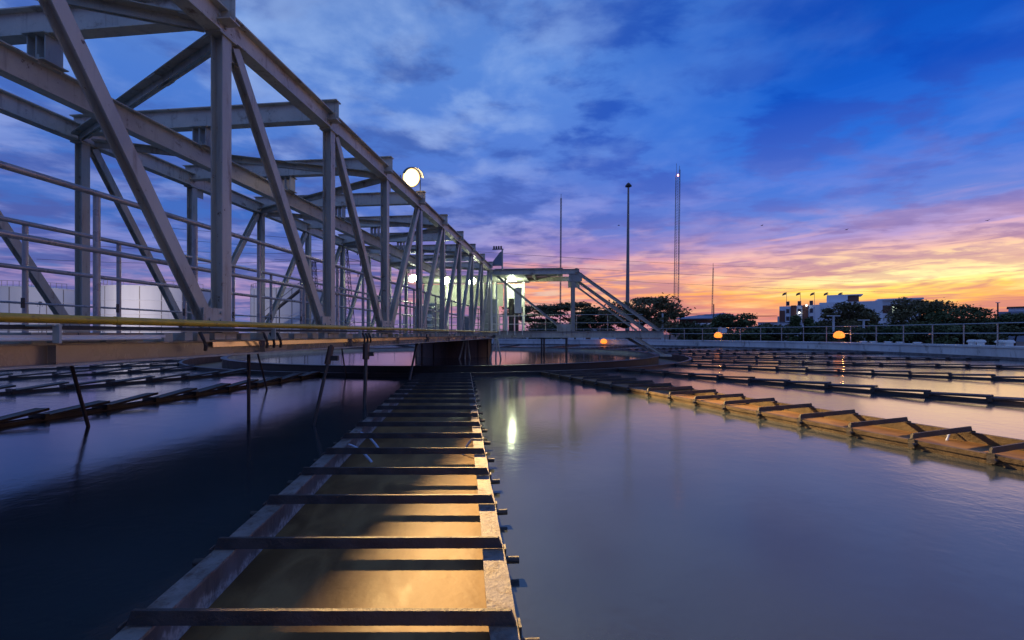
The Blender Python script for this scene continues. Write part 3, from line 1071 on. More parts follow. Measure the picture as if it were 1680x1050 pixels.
# cabinets
cabs = [(-1.9, -1.35, -1.2, -0.7, -0.05, 1.55, DIRTW, 'pale tall control cabinet left of the drive motor on the platform'),
        (0.75, 1.35, -1.6, -1.0, -0.05, 0.95, BLUEC, 'blue grey low cabinet at the right end of the bridge'),
        (1.7, 2.5, 0.2, 0.8, -0.05, 2.0, DIRTW, 'pale tall cabinet behind the railing right of the bridge end')]
for (s0, s1, v0, v1, z0, z1, mt, lab) in cabs:
    g = thing('control_cabinet', lab, 'cabinet', tuple(CP((s0 + s1) / 2, (v0 + v1) / 2, z0)), 0, 'cabinets on the centre platform')
    cbox(MB(), s0, s1, v0, v1, z0, z1).build('case', mt, g)
    cbox(MB(), s0 + 0.04, s1 - 0.04, v0 - 0.02, v0 - 0.001, z0 + 0.08, z1 - 0.06).build('door', mt, g)
    cbox(MB(), s1 - 0.12, s1 - 0.09, v0 - 0.045, v0 - 0.0205, z0 + 0.6, z0 + 0.75).build('handle', DARKST, g)

# frame of white posts and sheets at the end of the bridge (lit by the lamps)
ef = thing('end_frame', 'white lit frame of posts and sheets where bridge meets side arm', 'frame', tuple(CP(2.6, -0.5, -0.05)))
for (s, v, wd, z1) in ((2.45, -1.9, 0.15, 3.1), (2.72, -1.7, 0.06, 2.7), (3.05, -0.4, 0.14, 3.1), (2.2, 1.4, 0.15, 3.1), (3.9, 1.5, 0.12, 3.1), (1.4, 1.8, 0.12, 3.1), (-0.8, 1.8, 0.12, 3.1), (-2.2, 1.9, 0.14, 3.1)):
    cbox(MB(), s - wd / 2, s + wd / 2, v - wd / 2, v + wd / 2, -0.05, z1).build('post', WHITE, ef)
cbox(MB(), 2.9, 3.9, 1.52, 1.55, 1.6, 3.0).build('sheet', WHITE, ef)
cbox(MB(), 3.55, 3.95, -0.52, -0.49, 1.15, 2.55).build('sheet', WHITE, ef)
cbox(MB(), -2.4, 2.6, 2.02, 2.05, 1.7, 3.05).build('sheet', DIRTW, ef)
cbox(MB(), -2.6, 4.2, -1.4, 2.2, 3.12, 3.16).build('canopy', WHITE, ef)
for s in (2.5, 2.9, 3.3, 3.7, 4.1):
    cbox(MB(), s - 0.02, s + 0.02, -1.75, -1.71, -0.05, 0.95).build('rail_post', WHITE, ef)
for z in (0.5, 0.93):
    cbox(MB(), 2.4, 4.3, -1.76, -1.70, z, z + 0.035).build('rail', WHITE, ef)
for s, h, r in ((3.3, 2.0, 0.16), (3.62, 1.7, 0.10)):
    MB().tube([CP(s, 0.2, -0.05), CP(s, 0.2, h)], r, 14).build('standpipe', DARKST, ef)

# small gantry on the chord end
gt = thing('chord_gantry', 'small blue grey gantry with crossarm on the end of the near chord', 'gantry', tuple(B(T_B - 0.4, D1, 3.45)))
mm = MB()
for q_ in (T_B - 0.46, T_B - 0.34):
    mm.v += [B(q_, D1 + 0.02, 3.43), B(q_, D1 - 0.60, 3.43), B(q_, D1 - 0.60, 4.12), B(q_, D1 - 0.52, 4.12)]
mm.f += [(0, 1, 2, 3), (7, 6, 5, 4), (0, 4, 5, 1), (1, 5, 6, 2), (2, 6, 7, 3), (3, 7, 4, 0)]
mm.build('plate', BLUEC, gt)
MB().tube([B(T_B - 0.4, D1 - 0.62, 3.2), B(T_B - 0.4, D1 - 0.62, 4.25)], 0.04, 8).build('post', STEEL, gt)
MB().bar(B(T_B - 0.4, D1 - 0.05, 3.45), B(T_B - 0.4, D1 - 0.60, 4.15), 0.04, 0.05).build('brace', STEEL, gt)
for i in range(4):
    MB().tube([B(T_B - 0.4, D1 - 0.56 + i * 0.12, 4.28), B(T_B - 0.4, D1 - 0.56 + i * 0.12, 4.42)], 0.045, 8).build('insulator', DARKST, gt)
MB().bar(B(T_B - 0.4, D1 - 0.68, 4.26), B(T_B - 0.4, D1 - 0.12, 4.26), 0.06, 0.04).build('crossarm', DARKST, gt)

# side arm that rests on the ring wall
sa = thing('side_arm', 'grey truss arm with sloping end reaching right from the tank centre', 'truss', tuple(CP(11.4, 0, -1.2)))
for v in (-1.6, 1.6):
    MB().ibeam(CP(2.2, v, 3.25), CP(7.05, v, 3.25), 0.26, 0.16).build('top_beam', STEEL2, sa)
    MB().ibeam(CP(2.2, v, -0.02), CP(11.3, v, -0.02), 0.34, 0.16).build('bottom_beam', STEEL, sa)
    MB().ibeam(CP(6.75, v, 0.15), CP(6.75, v, 3.12), 0.16, 0.16, up=E1).build('post', STEEL, sa)
    MB().ibeam(CP(6.95, v, 3.2), CP(11.1, v, 0.16), 0.16, 0.14, up=(0, 0, 1)).build('sloping_end', STEEL, sa)
    MB().ibeam(CP(7.0, v * 0.72, 2.75), CP(10.4, v * 0.72, 0.18), 0.10, 0.10, up=(0, 0, 1)).build('sloping_brace', STEEL2, sa)
    MB().ibeam(CP(2.75, v, 3.05), CP(6.3, v, 0.18), 0.11, 0.11, up=(0, 0, 1)).build('diagonal', STEEL, sa)
    MB().quadbox(CP(6.85, v - 0.01, 2.95), E1 * 0.34, BU * 0.012, (0, 0, 0.22)).build('gusset_plate', STEEL, sa)
    MB().quadbox(CP(6.25, v - 0.01, 0.30), E1 * 0.36, BU * 0.012, (0, 0, 0.22)).build('gusset_plate', STEEL, sa)
    MB().ibeam(CP(9.9, v, -0.19), CP(11.35, v * 0.9, -1.10), 0.16, 0.16, up=(0, 0, 1)).build('leg', STEEL2, sa)
    MB().quadbox(CP(11.4, v * 0.9, -1.10), E1 * 0.3, BU * 0.2, (0, 0, 0.045)).build('foot', STEEL2, sa)
    for s in (5.1, 6.4):
        MB().tube([CP(s, v, -0.18), CP(s, v, -1.4)], 0.05, 8).build('hanger', DARKST, sa)
for s in (2.5, 4.6, 6.9):
    MB().ibeam(CP(s, -1.75, 3.30), CP(s, 1.75, 3.30), 0.22, 0.12).build('tie_beam', STEEL2, sa)
for s in (3, 5, 7, 9, 11.1):
    MB().ibeam(CP(s, -1.55, -0.02), CP(s, 1.55, -0.02), 0.2, 0.12).build('tie_beam', STEEL, sa)
cbox(MB(), 2.9, 11.2, -1.45, 1.45, 0.155, 0.175).build('deck', DECK, sa)
cbox(MB(), 2.6, 6.2, -1.7, 1.7, 3.412, 3.44).build('roof_sheet', STEEL2, sa)
for v in (1.5,):
    for s in (3.4, 5.2, 7.0, 8.8, 10.6):
        MB().tube([CP(s, v, 0.17), CP(s, v, 1.15)], 0.022, 8).build('rail_post', GALV, sa)
    for z in (0.65, 1.13):
        MB().tube([CP(3.2, v, z), CP(10.8, v, z)], 0.02, 8).build('rail', GALV, sa)
# feed pipe struts under the platform
for i, (s, lab) in enumerate(((1.35, 'pair of pale slanting struts in front of the centre drum'), (2.9, 'pale slanting struts right of the centre drum'))):
    mm = MB()
    for o_ in (-0.16, 0.0, 0.14):
        mm.tube([CP(s + o_ * 0.4, -2.9, -0.2), CP(s + o_ * 2.0, -3.2, -1.4)], 0.04, 8)
    o = mm.build('strut_set', STEEL, origin=tuple(CP(s, -3.2, -1.3)))
    tag(o, lab, 'strut', 'struts at the centre drum')

# ------------------------------------------------------------------ lamps of the bridge


def light(name, typ, loc, power, col, radius, parent, aim=None, cone=None, blend=0.5):
    d = bpy.data.lights.new(name, typ)
    d.energy = power
    d.color = col
    d.shadow_soft_size = radius
    if typ == 'SPOT':
        d.spot_size = cone
        d.spot_blend = blend
    o = bpy.data.objects.new(name, d)
    COL.objects.link(o)
    o.parent = parent
    o.location = Vector(loc) - parent.location
    if aim is not None:
        o.rotation_euler = (Vector(aim) - Vector(loc)).to_track_quat('-Z', 'Y').to_euler()
    return o


def flood(name, loc, aim, size, emis, power, col, label, cat, cone, group=None, foot=None, radius=0.12, zone_mats=None, blend=0.6):
    loc, aim = Vector(loc), Vector(aim)
    g = thing(name, label, cat, tuple(foot if foot is not None else loc), 0, group)
    d = (aim - loc).normalized()
    s = d.cross(Vector((0, 0, 1))).normalized()
    u = s.cross(d)
    mm = MB()
    # tapered housing, open at the front
    prof = [(0.0, -0.55), (0.45, -0.50), (0.72, -0.30), (0.97, -0.02), (0.985, 0.02), (0.96, 0.02), (0.9, -0.02)]
    nn = 24
    for i in range(nn):
        a = 2 * math.pi * i / nn
        for (r_, z_) in prof:
            mm.v.append(loc + (s * math.cos(a) + u * math.sin(a)) * (r_ * size) + d * (z_ * size))
    for i in range(nn):
        j = (i + 1) % nn
        for q in range(len(prof) - 1):
            b = len(prof)
            mm.f.append((i * b + q, j * b + q, j * b + q + 1, i * b + q + 1))
    mm.smooth = True
    mm.build('housing', DARKST, g)
    zones = [('lens', 0.0, 0.70, 0.13, 0.07, emis)]
    if zone_mats:
        zones += [('reflector', 0.70, 0.86, 0.07, 0.03, zone_mats[0]), ('reflector_edge', 0.86, 0.95, 0.03, 0.0, zone_mats[1])]
    else:
        zones = [('lens', 0.0, 0.94, 0.13, 0.0, emis)]
    for (nm, r0, r1, z0_, z1_, mt_) in zones:
        mm = MB()
        for rr_, zz_ in ((max(r0, 0.01), z0_), (r1, z1_)):
            for i in range(nn):
                a = 2 * math.pi * i / nn
                mm.v.append(loc + (s * math.cos(a) + u * math.sin(a)) * (rr_ * size) + d * (zz_ * size))
        for i in range(nn):
            j = (i + 1) % nn
            mm.f.append((i, nn + i, nn + j, j))
        if r0 == 0.0:
            mm.f.append(tuple(range(nn)))
        mm.smooth = True
        mm.build(nm, mt_, g)
    if zone_mats:
        # hood over the lens
        mm = MB()
        nh = 14
        for i in range(nh + 1):
            a = R(15) + R(150) * i / nh
            e_ = s * math.cos(a) + u * math.sin(a)
            mm.v += [loc + e_ * size * 1.0 + d * 0.0, loc + e_ * size * 1.08 + d * (0.62 * size), loc + e_ * size * 1.12 + d * (0.60 * size), loc + e_ * size * 1.04 - d * 0.01]
        for i in range(nh):
            for q in range(4):
                mm.f.append((i * 4 + q, i * 4 + (q + 1) % 4, (i + 1) * 4 + (q + 1) % 4, (i + 1) * 4 + q))
        mm.smooth = True
        mm.build('hood', DARKST, g)
        # ballast box behind the housing
        MB().quadbox(loc - d * size * 0.75, d * size * 0.25, s * size * 0.5, u * size * 0.42).build('ballast_box', DARKST, g)
    # yoke
    mm = MB()
    for sg in (-1, 1):
        mm.bar(loc + s * sg * size * 1.1 - d * 0.2 * size, loc + s * sg * size * 1.1 - Vector((0, 0, size * 1.5)) - d * 0.2 * size, 0.03, 0.012, up=s)
    mm.bar(loc - s * size * 1.12 - Vector((0, 0, size * 1.5)) - d * 0.2 * size, loc + s * size * 1.12 - Vector((0, 0, size * 1.5)) - d * 0.2 * size, 0.03, 0.012)
    mm.build('yoke', DARKST, g)
    if foot is not None:
        MB().tube([Vector(foot), loc - Vector((0, 0, size * 1.5)) - d * 0.2 * size], 0.03, 8).build('pole', GALV, g)
    light('bulb', 'SPOT', loc + d * size * 0.20, power, col, radius, g, aim, cone, blend)
    return g


lp = B((11.64 - 3.83 * BN.y) / BU.y, 3.83, 4.0)
flood('flood_lamp', lp, (4.5, 3.0, -1.3), 0.25, E_SODIUM, 14500, (1.0, 0.60, 0.22), 'blazing warm flood lamp on a pole above the near chord of the bridge', 'lamp', R(63), foot=B((11.85 - 3.75 * BN.y) / BU.y, 3.80, 3.42), radius=0.04, zone_mats=(E_SOD2, E_SOD3), blend=0.22)
for (x, y, v, lab) in ((677, 457, 0, 'white lamp under the bridge roof, leftmost of the three'), (731, 461, 1, 'white lamp under the bridge roof, middle one of the three'), (775, 462, 2, 'white lamp under the bridge roof, rightmost of the three')):
    p = at(x, y, (21.5, 21.8, 22.4)[v])
    flood('work_lamp', p, p + Vector((0.9, -1.2, -1.0)), 0.21, E_WHITE, 30, (0.9, 1.0, 0.72), lab, 'lamp', R(150), 'white work lamps of the bridge', foot=None)
    gg = bpy.data.objects[-1] if False else None
# the white lamps hang on short rods from the cross beams
for o in [o for o in bpy.data.objects if o.name.startswith('work_lamp')]:
    MB().tube([o.location + Vector((0, 0.05, -0.2)), Vector((o.location.x, o.location.y + 0.05, 3.3))], 0.015, 6).build('hanger_rod', GALV, o)
# yard flood lamp that lights the white storage tanks
ylp = at(66, 498, 50)
flood('yard_lamp', ylp, ylp + Vector((-3.0, 14.0, 1.0)), 0.22, E_SPOT, 6500, (1.0, 0.86, 0.84), 'small yard flood lamp in front of the two white storage tanks', 'lamp', R(150), foot=(ylp.x, ylp.y - 0.3, Z_GROUND), radius=0.3)
# ceiling lamps of the lit end frame
for i, (s, v, lab) in enumerate(((3.3, 0.3, 'white strip lamp under the canopy of the lit end frame, right one'), (-0.6, 0.6, 'white strip lamp under the canopy of the lit end frame, left one'))):
    p = CP(s, v, 3.04)
    g = thing('canopy_lamp', lab, 'lamp', tuple(p), 0, 'lamps under the canopy')
    MB().quadbox(p + Vector((0, 0, 0.03)), E1 * 0.3, BU * 0.08, (0, 0, 0.03)).build('housing', WHITE, g)
    MB().quadbox(p - Vector((0, 0, 0.012)), E1 * 0.28, BU * 0.06, (0, 0, 0.01)).build('diffuser', E_WHITE, g)
    light('bulb', 'POINT', p - Vector((0, 0, 0.15)), 110, (0.88, 1.0, 0.62), 0.1, g)

# ------------------------------------------------------------------ railing on the far tank wall
fr = thing('wall_railing', 'thin two rail steel fence along the top of the far tank wall', 'railing', (C.x, C.y, Z_WALL))
RR = TANK_R + 0.55


def wang(x):
    """angle round the tank of the wall point seen at photo column x"""
    d = Vector(((x - 840) / F, 1.0, 0)).normalized()
    b = d.dot(C)
    t = b + math.sqrt(b * b - C.length_squared + RR * RR)
    p = d * t - C
    return math.atan2(p.y, p.x), p + C


a_hi = wang(-40)[0]
a_lo = wang(1730)[0]
if a_hi < 0:
    a_hi += 2 * math.pi
a_ref = wang(1093.7)[0]
step = (wang(1093.7)[0] - wang(1636.6)[0]) / 14.0
i0 = int((a_ref - a_lo) / step) + 1
nposts = int((a_hi - a_lo) / step) + 2
me_fp = MB().tube([(0, 0, Z_WALL - 0.02), (0, 0, 0.58)], 0.030, 8).mesh('post', GALV)
for i in range(-i0, nposts - i0 + 1):
    a = a_ref + i * step
    p = C + Vector((math.cos(a), math.sin(a), 0)) * RR
    inst('post', me_fp, fr, (p.x - C.x, p.y - C.y, -Z_WALL))
for z in (0.56, 0.04):
    MB().tube(arc_pts(RR, z, a_lo - 0.1, a_hi + 0.1, 120), 0.026, 8).build('rail', GALV, fr)

# orange lamps on short posts along the wall
for (x, y, lab) in ((995, 561, 'small orange lamp at the wall, seen under the sloping side arm'), (1180, 551, 'small orange lamp at the wall, left of the white office block'), (1380, 551, 'small orange lamp at the wall in front of the white office block')):
    a, p = wang(x)
    inner_side = x < 1000
    p = C + (p - C).normalized() * (TANK_R + (0.35 if not inner_side else -0.45))
    z = (HORIZON - y) / F * p.y
    g = thing('wall_lamp', lab, 'lamp', (p.x, p.y, Z_WALL), 0, 'orange lamps along the far wall')
    if inner_side:
        q_ = C + (p - C).normalized() * (TANK_R + 0.1)
        MB().tube([(q_.x, q_.y, Z_WALL + 0.03), (p.x, p.y, Z_WALL + 0.03), (p.x, p.y, z + 0.2)], 0.04, 8).build('arm', DARKST, g)
    else:
        MB().tube([(p.x, p.y, Z_WALL - 0.02), (p.x, p.y, z - 0.14)], 0.05, 8).build('post', DARKST, g)
    MB().lathe([(0.0, -0.19), (0.13, -0.19), (0.15, -0.12), (0.0, -0.12)], (p.x, p.y, z), 16).build('collar', DARKST, g)
    MB().lathe([(0.001, 0.36), (0.18, 0.31), (0.31, 0.18), (0.36, 0.0), (0.31, -0.12), (0.13, -0.18)], (p.x, p.y, z), 20).build('globe', E_ORANGE, g)
    light('bulb', 'POINT', (p.x, p.y - 0.3, z + 0.05), 90, (1.0, 0.42, 0.10), 0.1, g)

# white caps on the wall at the right
caps = [(1587, 'single'), (1601, 'single'), (1633, 'single'), (1647, 'single'), (1412, 's'), (1428, 's'), (1452, 's'), (1471, 's'), (1499, 's')]
for i, (x, kd) in enumerate(caps):
    a, p = wang(x)
    p = C + (p - C).normalized() * (TANK_R + 0.8)
    big = kd == 'single'
    r_ = 0.19 if big else 0.20
    h_ = 0.30 if big else 0.10
    prof = [(r_ * 0.8, -0.02), (r_ * 0.8, h_ * 0.45), (r_ * 1.15, h_ * 0.5), (r_ * 1.15, h_ * 0.72), (r_ * 0.8, h_ * 0.95), (0.001, h_)]
    o = MB().lathe(prof, (p.x, p.y, Z_WALL), 18)
    o.smooth = True
    o = o.build('vent_cap', WHITE, origin=(p.x, p.y, Z_WALL))
    if big:
        tag(o, ['white mushroom vent on the wall at the right, first from left', 'white mushroom vent on the wall at the right, second from left', 'white mushroom vent on the wall at the right, third from left', 'white mushroom vent on the wall nearest the right picture edge'][i], 'vent', 'white mushroom vents on the tank wall')
    else:
        tag(o, ('first', 'second', 'third', 'fourth', 'fifth')[i - 4] + ' low white cap from the left on the tank wall', 'vent', 'low white caps on the tank wall')

# ------------------------------------------------------------------ trees


def tree(x, ytop, Y, width, seed, lab, leaf=0, style='round', n=2600, ls=0.20, group='trees beyond the tank wall', cat='tree', name='broadleaf_tree'):
    rr = random.Random(seed)
    top = at(x, ytop, Y)
    H = (top.z - Z_GROUND) * 1.05
    W = width / F * Y * 1.25
    base = Vector((top.x, Y, Z_GROUND))
    g = thing(name, lab, cat, tuple(base), 0, group)
    # trunk and limbs
    mm = MB()
    th = H * (0.45 if style != 'shrub' else 0.15)
    bend = Vector((rr.uniform(-0.06, 0.06) * H, rr.uniform(-0.06, 0.06) * H, 0))
    mm.tube([base - Vector((0, 0, 0.1)), base + bend * 0.4 + Vector((0, 0, th * 0.5)), base + bend + Vector((0, 0, th)), base + bend * 1.2 + Vector((0, 0, H * 0.85))], [0.045 * H * 0.6, 0.030 * H * 0.6, 0.024 * H * 0.6, 0.006 * H], 8)
    cl = []
    nc = rr.randint(16, 22)
    for i in range(nc):
        a = rr.uniform(0, 2 * math.pi)
        rad = math.sqrt(rr.random())
        if style == 'flat':
            zc = rr.choice((0.62, 0.74, 0.84, 0.93)) + rr.uniform(-0.03, 0.03)
            rmax = 0.5 * (1.15 - abs(zc - 0.72) * 1.6)
            sz = (0.20, 0.20, 0.045)
        elif style == 'cone':
            zc = rr.uniform(0.12, 0.92)
            rmax = 0.5 * (1.02 - zc)
            sz = (0.20, 0.20, 0.10)
        elif style == 'shrub':
            zc = rr.uniform(0.15, 0.82)
            rmax = 0.5 * (1 - (zc - 0.35) ** 2 * 1.8)
            sz = (0.17, 0.17, 0.17)
        else:
            zc = rr.uniform(0.36, 0.86)
            rmax = 0.5 * math.sqrt(max(0.05, 1 - ((zc - 0.55) / 0.42) ** 2))
            sz = (0.17, 0.17, 0.10)
        c = base + bend + Vector((math.cos(a) * rad * rmax * W, math.sin(a) * rad * rmax * W, zc * H))
        cl.append((c, Vector((sz[0] * W, sz[1] * W, sz[2] * H)) * rr.choice((0.55, 0.75, 0.95, 1.15, 1.4))))
        # limb to the clump
        s0 = base + bend * 0.8 + Vector((0, 0, th * rr.uniform(0.7, 1.15)))
        if (c - s0).length > 0.3:
            mm.tube([s0, s0.lerp(c, 0.55) + Vector((0, 0, 0.02 * H)), c], [0.010 * H, 0.007 * H, 0.003 * H], 5, caps=False)
    mm.build('trunk', BARK, g)
    lm = MB()
    per = n // nc
    for (c, sz) in cl:
        for j in range(per):
            v = Vector((rr.gauss(0, 1), rr.gauss(0, 1), rr.gauss(0, 1))).normalized() * (rr.random() ** 0.45) * (1.0 if rr.random() > 0.10 else rr.uniform(1.1, 1.55))
            p = c + Vector((v.x * sz.x, v.y * sz.y, v.z * sz.z))
            s = ls * rr.uniform(0.6, 1.5)
            t1 = Vector((rr.gauss(0, 1), rr.gauss(0, 1), rr.gauss(0, 0.5))).normalized()
            t2 = t1.cross(Vector((rr.gauss(0, 1), rr.gauss(0, 1), rr.gauss(0, 1)))).normalized()
            b = len(lm.v)
            lm.v += [p - t1 * s, p + t2 * s * 0.45, p + t1 * s, p - t2 * s * 0.45]
            lm.f.append((b, b + 1, b + 2, b + 3))
    lm.build('crown', LEAF[leaf], g)
    return g


TREES = [
    (880, 503, 78, 70, 'flat', 0, 'flat topped dark tree at the left end of the side arm'),
    (943, 499, 80, 80, 'flat', 0, 'flat topped dark tree seen behind the upright post of the side arm'),
    (985, 512, 76, 56, 'round', 0, 'low dark tree between side arm post and bushy tree'),
    (1050, 482, 72, 98, 'round', 1, 'big bushy tree behind the tall lamp mast'),
    (1098, 508, 82, 44, 'round', 0, 'dark tree just right of the big bushy tree'),
    (1132, 528, 84, 50, 'shrub', 0, 'low dark bush in front of the metal roofed shed'),
    (1210, 510, 84, 68, 'round', 2, 'rounded green tree right of the shed'),
    (1262, 532, 74, 56, 'shrub', 0, 'dark hedge bush left below the white office block'),
    (1308, 519, 88, 22, 'cone', 2, 'narrow conical tree in front of the office block, left one'),
    (1328, 522, 88, 22, 'cone', 2, 'narrow conical tree in front of the office block, right one'),
    (1350, 528, 84, 40, 'shrub', 2, 'dark bush at the foot of the office block'),
    (1378, 498, 80, 62, 'round', 1, 'brownish tree in front of the office roof block'),
    (1415, 504, 82, 62, 'round', 1, 'olive tree left of the lit office window'),
    (1445, 526, 76, 60, 'shrub', 2, 'green bush below the lit office window'),
    (1495, 489, 80, 74, 'round', 1, 'tall spreading tree right of the office block'),
    (1542, 500, 78, 80, 'round', 2, 'broad dark tree in the right background'),
    (1590, 506, 76, 66, 'round', 1, 'thin crowned tree at the gap in the right background'),
    (1520, 528, 70, 80, 'shrub', 2, 'low green bushes behind the right part of the railing'),
    (1625, 534, 72, 56, 'shrub', 0, 'low bush below the gap between the right hand trees'),
    (1664, 515, 72, 70, 'round', 2, 'dark tree at the right picture edge'),
    (1705, 512, 70, 70, 'round', 0, 'dark tree cut off by the right picture edge'),
    (1160, 536, 70, 60, 'shrub', 0, 'dark low hedge left of the orange lamp'),
    (1225, 534, 72, 50, 'shrub', 2, 'green low hedge right of the orange lamp'),
    (1390, 534, 70, 60, 'shrub', 0, 'dark low hedge behind the orange lamp at the office block'),
    (1575, 536, 70, 70, 'shrub', 0, 'dark low hedge behind the white vents'),
    (915, 527, 74, 80, 'shrub', 0, 'dark low bush under the flat topped trees'),
]
for i, (x, y, Y, w, stl, lf, lab) in enumerate(TREES):
    nm = 'bush' if stl == 'shrub' else ('conifer_tree' if stl == 'cone' else 'broadleaf_tree')
    tree(x, y, Y, w, 100 + i, lab, lf, stl, 7000 if stl in ('round', 'flat') else 5200, 0.22 if stl != 'flat' else 0.20, name=nm, cat='bush' if stl == 'shrub' else 'tree')

# ------------------------------------------------------------------ office block with flags
Yo = 118.0


def px(x, Y):
    return (x - 840.0) / F * Y


def pz(y, Y):
    return (HORIZON - y) / F * Y


ob = thing('office_block', 'white office block with brown striped front and flat roof block', 'building', (px(1340, Yo), Yo, Z_GROUND))
xa, xb, xc, xd = px(1276, Yo), px(1346, Yo), px(1412, Yo + 6), px(1470, Yo + 6)
ztop = pz(501, Yo)
# front wing
MB().box(xa, xb, Yo, Yo + 14, Z_GROUND - 0.2, ztop).build('wall', BWHITE, ob)
nst = 7
wst = (xb - xa) / nst
for i in range(nst):
    mt = BBROWN if i in (0, 2, 4) else BWHITE
    zt = ztop + 0.15 - (1.3 if i == 0 else (0.5 if i == 1 else 0.0))
    MB().box(xa + i * wst + 0.05, xa + (i + 1) * wst - 0.05, Yo - (0.5 if mt is BBROWN else 0.25), Yo - 0.01, pz(530, Yo), zt).build('panel', mt, ob)
for i in (1, 3, 5):
    for j in range(3):
        z0 = pz(529, Yo) + 0.5 + j * 2.0
        w_ = MB().box(xa + i * wst + 0.3, xa + (i + 1) * wst - 0.3, Yo - 0.30, Yo - 0.255, z0, z0 + 1.2).build('window', BGREY, ob)
        MB().box(xa + i * wst + 0.42, xa + (i + 1) * wst - 0.42, Yo - 0.34, Yo - 0.305, z0 + 0.1, z0 + 1.1).build('pane', DARKG, w_)
MB().box(xb - 0.3, xc + 0.4, Yo + 3, Yo + 16, Z_GROUND, pz(497, Yo + 3)).build('wall', BWHITE, ob)
rb = MB().box(px(1357, Yo), px(1391, Yo), Yo + 5, Yo + 12, pz(498, Yo), pz(485.5, Yo + 5)).build('roof_block', BWHITE, ob)
MB().box(px(1391, Yo) + 0.02, px(1409, Yo), Yo + 5.5, Yo + 12, pz(498, Yo), pz(487, Yo + 5)).build('plant_room', BBROWN, rb)
MB().box(px(1390, Yo), px(1415, Yo), Yo + 5.0, Yo + 12.4, pz(487, Yo + 5) + 0.005, pz(485.5, Yo + 5)).build('roof_slab', BWHITE, rb)
# right wing with lit window
MB().box(xc + 0.42, xd, Yo + 6, Yo + 18, Z_GROUND - 0.1, pz(497, Yo + 6)).build('wall', BWHITE, ob)
MB().box(xc - 0.5, xd + 0.4, Yo + 5.2, Yo + 18.2, pz(497, Yo + 6) + 0.01, pz(495.5, Yo + 6) + 0.15).build('roof_slab', BWHITE, ob)
wz0, wz1 = pz(515, Yo + 6), pz(506.5, Yo + 6)
MB().box(xc + 0.6, px(1458, Yo + 6), Yo + 5.93, Yo + 5.99, wz0 - 0.2, wz1 + 0.3).build('window_band', BBROWN, ob)
for i, (x0, x1, mt) in enumerate(((1430, 1434, E_WIN2), (1435, 1443, E_WIN2), (1445, 1450, E_WIN))):
    w_ = MB().box(px(x0, Yo + 6) - 0.1, px(x1, Yo + 6) + 0.1, Yo + 5.86, Yo + 5.92, wz0 - 0.1, wz1 + 0.1).build('window', BGREY, ob)
    MB().box(px(x0, Yo + 6), px(x1, Yo + 6), Yo + 5.80, Yo + 5.855, wz0, wz1).build('pane', mt, w_)
for (x, y) in ((1311, 512.5), (1323, 501)):
    MB().lathe([(0.001, 0.25), (0.2, 0.15), (0.28, 0), (0.2, -0.15), (0.001, -0.25)], (px(x, Yo), Yo - 1.0, pz(y, Yo)), 10).build('wall_light', E_SPOT, ob)
    MB().bar((px(x, Yo), Yo - 1.0, pz(y, Yo)), (px(x, Yo), Yo - 0.2, pz(y, Yo) + 0.3), 0.08, 0.08).build('light_arm', DARKST, ob)

for o_, az_ in ((ob, 34.0),):
    o_.rotation_euler.z = -R(az_)
    o_.scale.x = math.cos(R(az_))
OBM = Matrix.Translation(ob.location) @ Matrix.Rotation(-R(34.0), 4, 'Z') @ Matrix.Diagonal((math.cos(R(34.0)), 1, 1, 1))
flag_lab = ['first flag from the left on the office roof', 'second flag from the left on the office roof', 'third flag from the left on the office roof', 'fourth flag from the left, above the white roof block', 'fifth flag from the left, above the white roof block']
for i, (x, yb) in enumerate(((1287, 503), (1311.5, 501), (1336, 499), (1359, 485), (1383, 485))):
    fp = OBM @ (Vector((px(x, Yo), Yo + (4.5 if i < 3 else 8.0), 0)) - Vector((ob.location.x, ob.location.y, 0)))
    Yf = fp.y
    zb, zt = pz(yb, Yo) - 0.4, pz(479.5, Yf)
    x = 840 + F * fp.x / fp.y
    g = thing('flag_pole', flag_lab[i], 'flag', (px(x, Yf), Yf, zb), 0, 'flags on the office roof')
    MB().tube([(px(x, Yf), Yf, zb), (px(x, Yf), Yf, zt)], 0.05, 6).build('pole', GALVP, g)
    mm = MB()
    nx, nz = 8, 5
    for a in range(nx + 1):
        for b in range(nz + 1):
            u = a / nx
            mm.v.append(Vector((px(x, Yf) - 0.05 - u * 1.05, Yf + 0.12 * math.sin(u * 6 + b * 0.5), zt - 0.05 - b / nz * 0.62 - u * u * 0.35)))
    for a in range(nx):
        for b in range(nz):
            q = a * (nz + 1) + b
            mm.f.append((q, q + nz + 1, q + nz + 2, q + 1))
    mm.build('flag', FLAGM, g)

# shed with metal roof and low white hall
sh = thing('metal_shed', 'long shed with grey metal roof and white wall left of the office block', 'building', (px(1155, 130), 130, Z_GROUND))
x0, x1 = px(1108, 130), px(1206, 130)
mm = MB()
zr0, zr1 = pz(522, 130), pz(514, 138)
xm = px(1168, 138)
mm.v += [Vector(v) for v in ((x0, 129, zr0), (x1, 129, zr0), (x1, 129, zr0 - 0.25), (x0, 129, zr0 - 0.25), (x0 + 3, 140, zr1 - 0.8), (xm, 140, zr1 + 0.1), (x1, 140, zr1 - 0.6), (x0 + 3, 140, zr0 - 0.3), (x1, 140, zr0 - 0.3))]
mm.f += [(0, 1, 6, 5, 4), (3, 2, 1, 0), (4, 7, 3, 0), (1, 2, 8, 6), (7, 8, 2, 3), (4, 5, 6, 8, 7)]
mm.build('roof', BGREY, sh)
MB().box(x0 + 1, x1 - 1, 131, 139.5, Z_GROUND - 0.1, zr0 - 0.31).build('wall', BBROWN, sh)
MB().box(px(1140, 130), px(1192, 130), 129.6, 130.9, Z_GROUND - 0.1, pz(530, 130)).build('front_wall', BWHITE, sh)
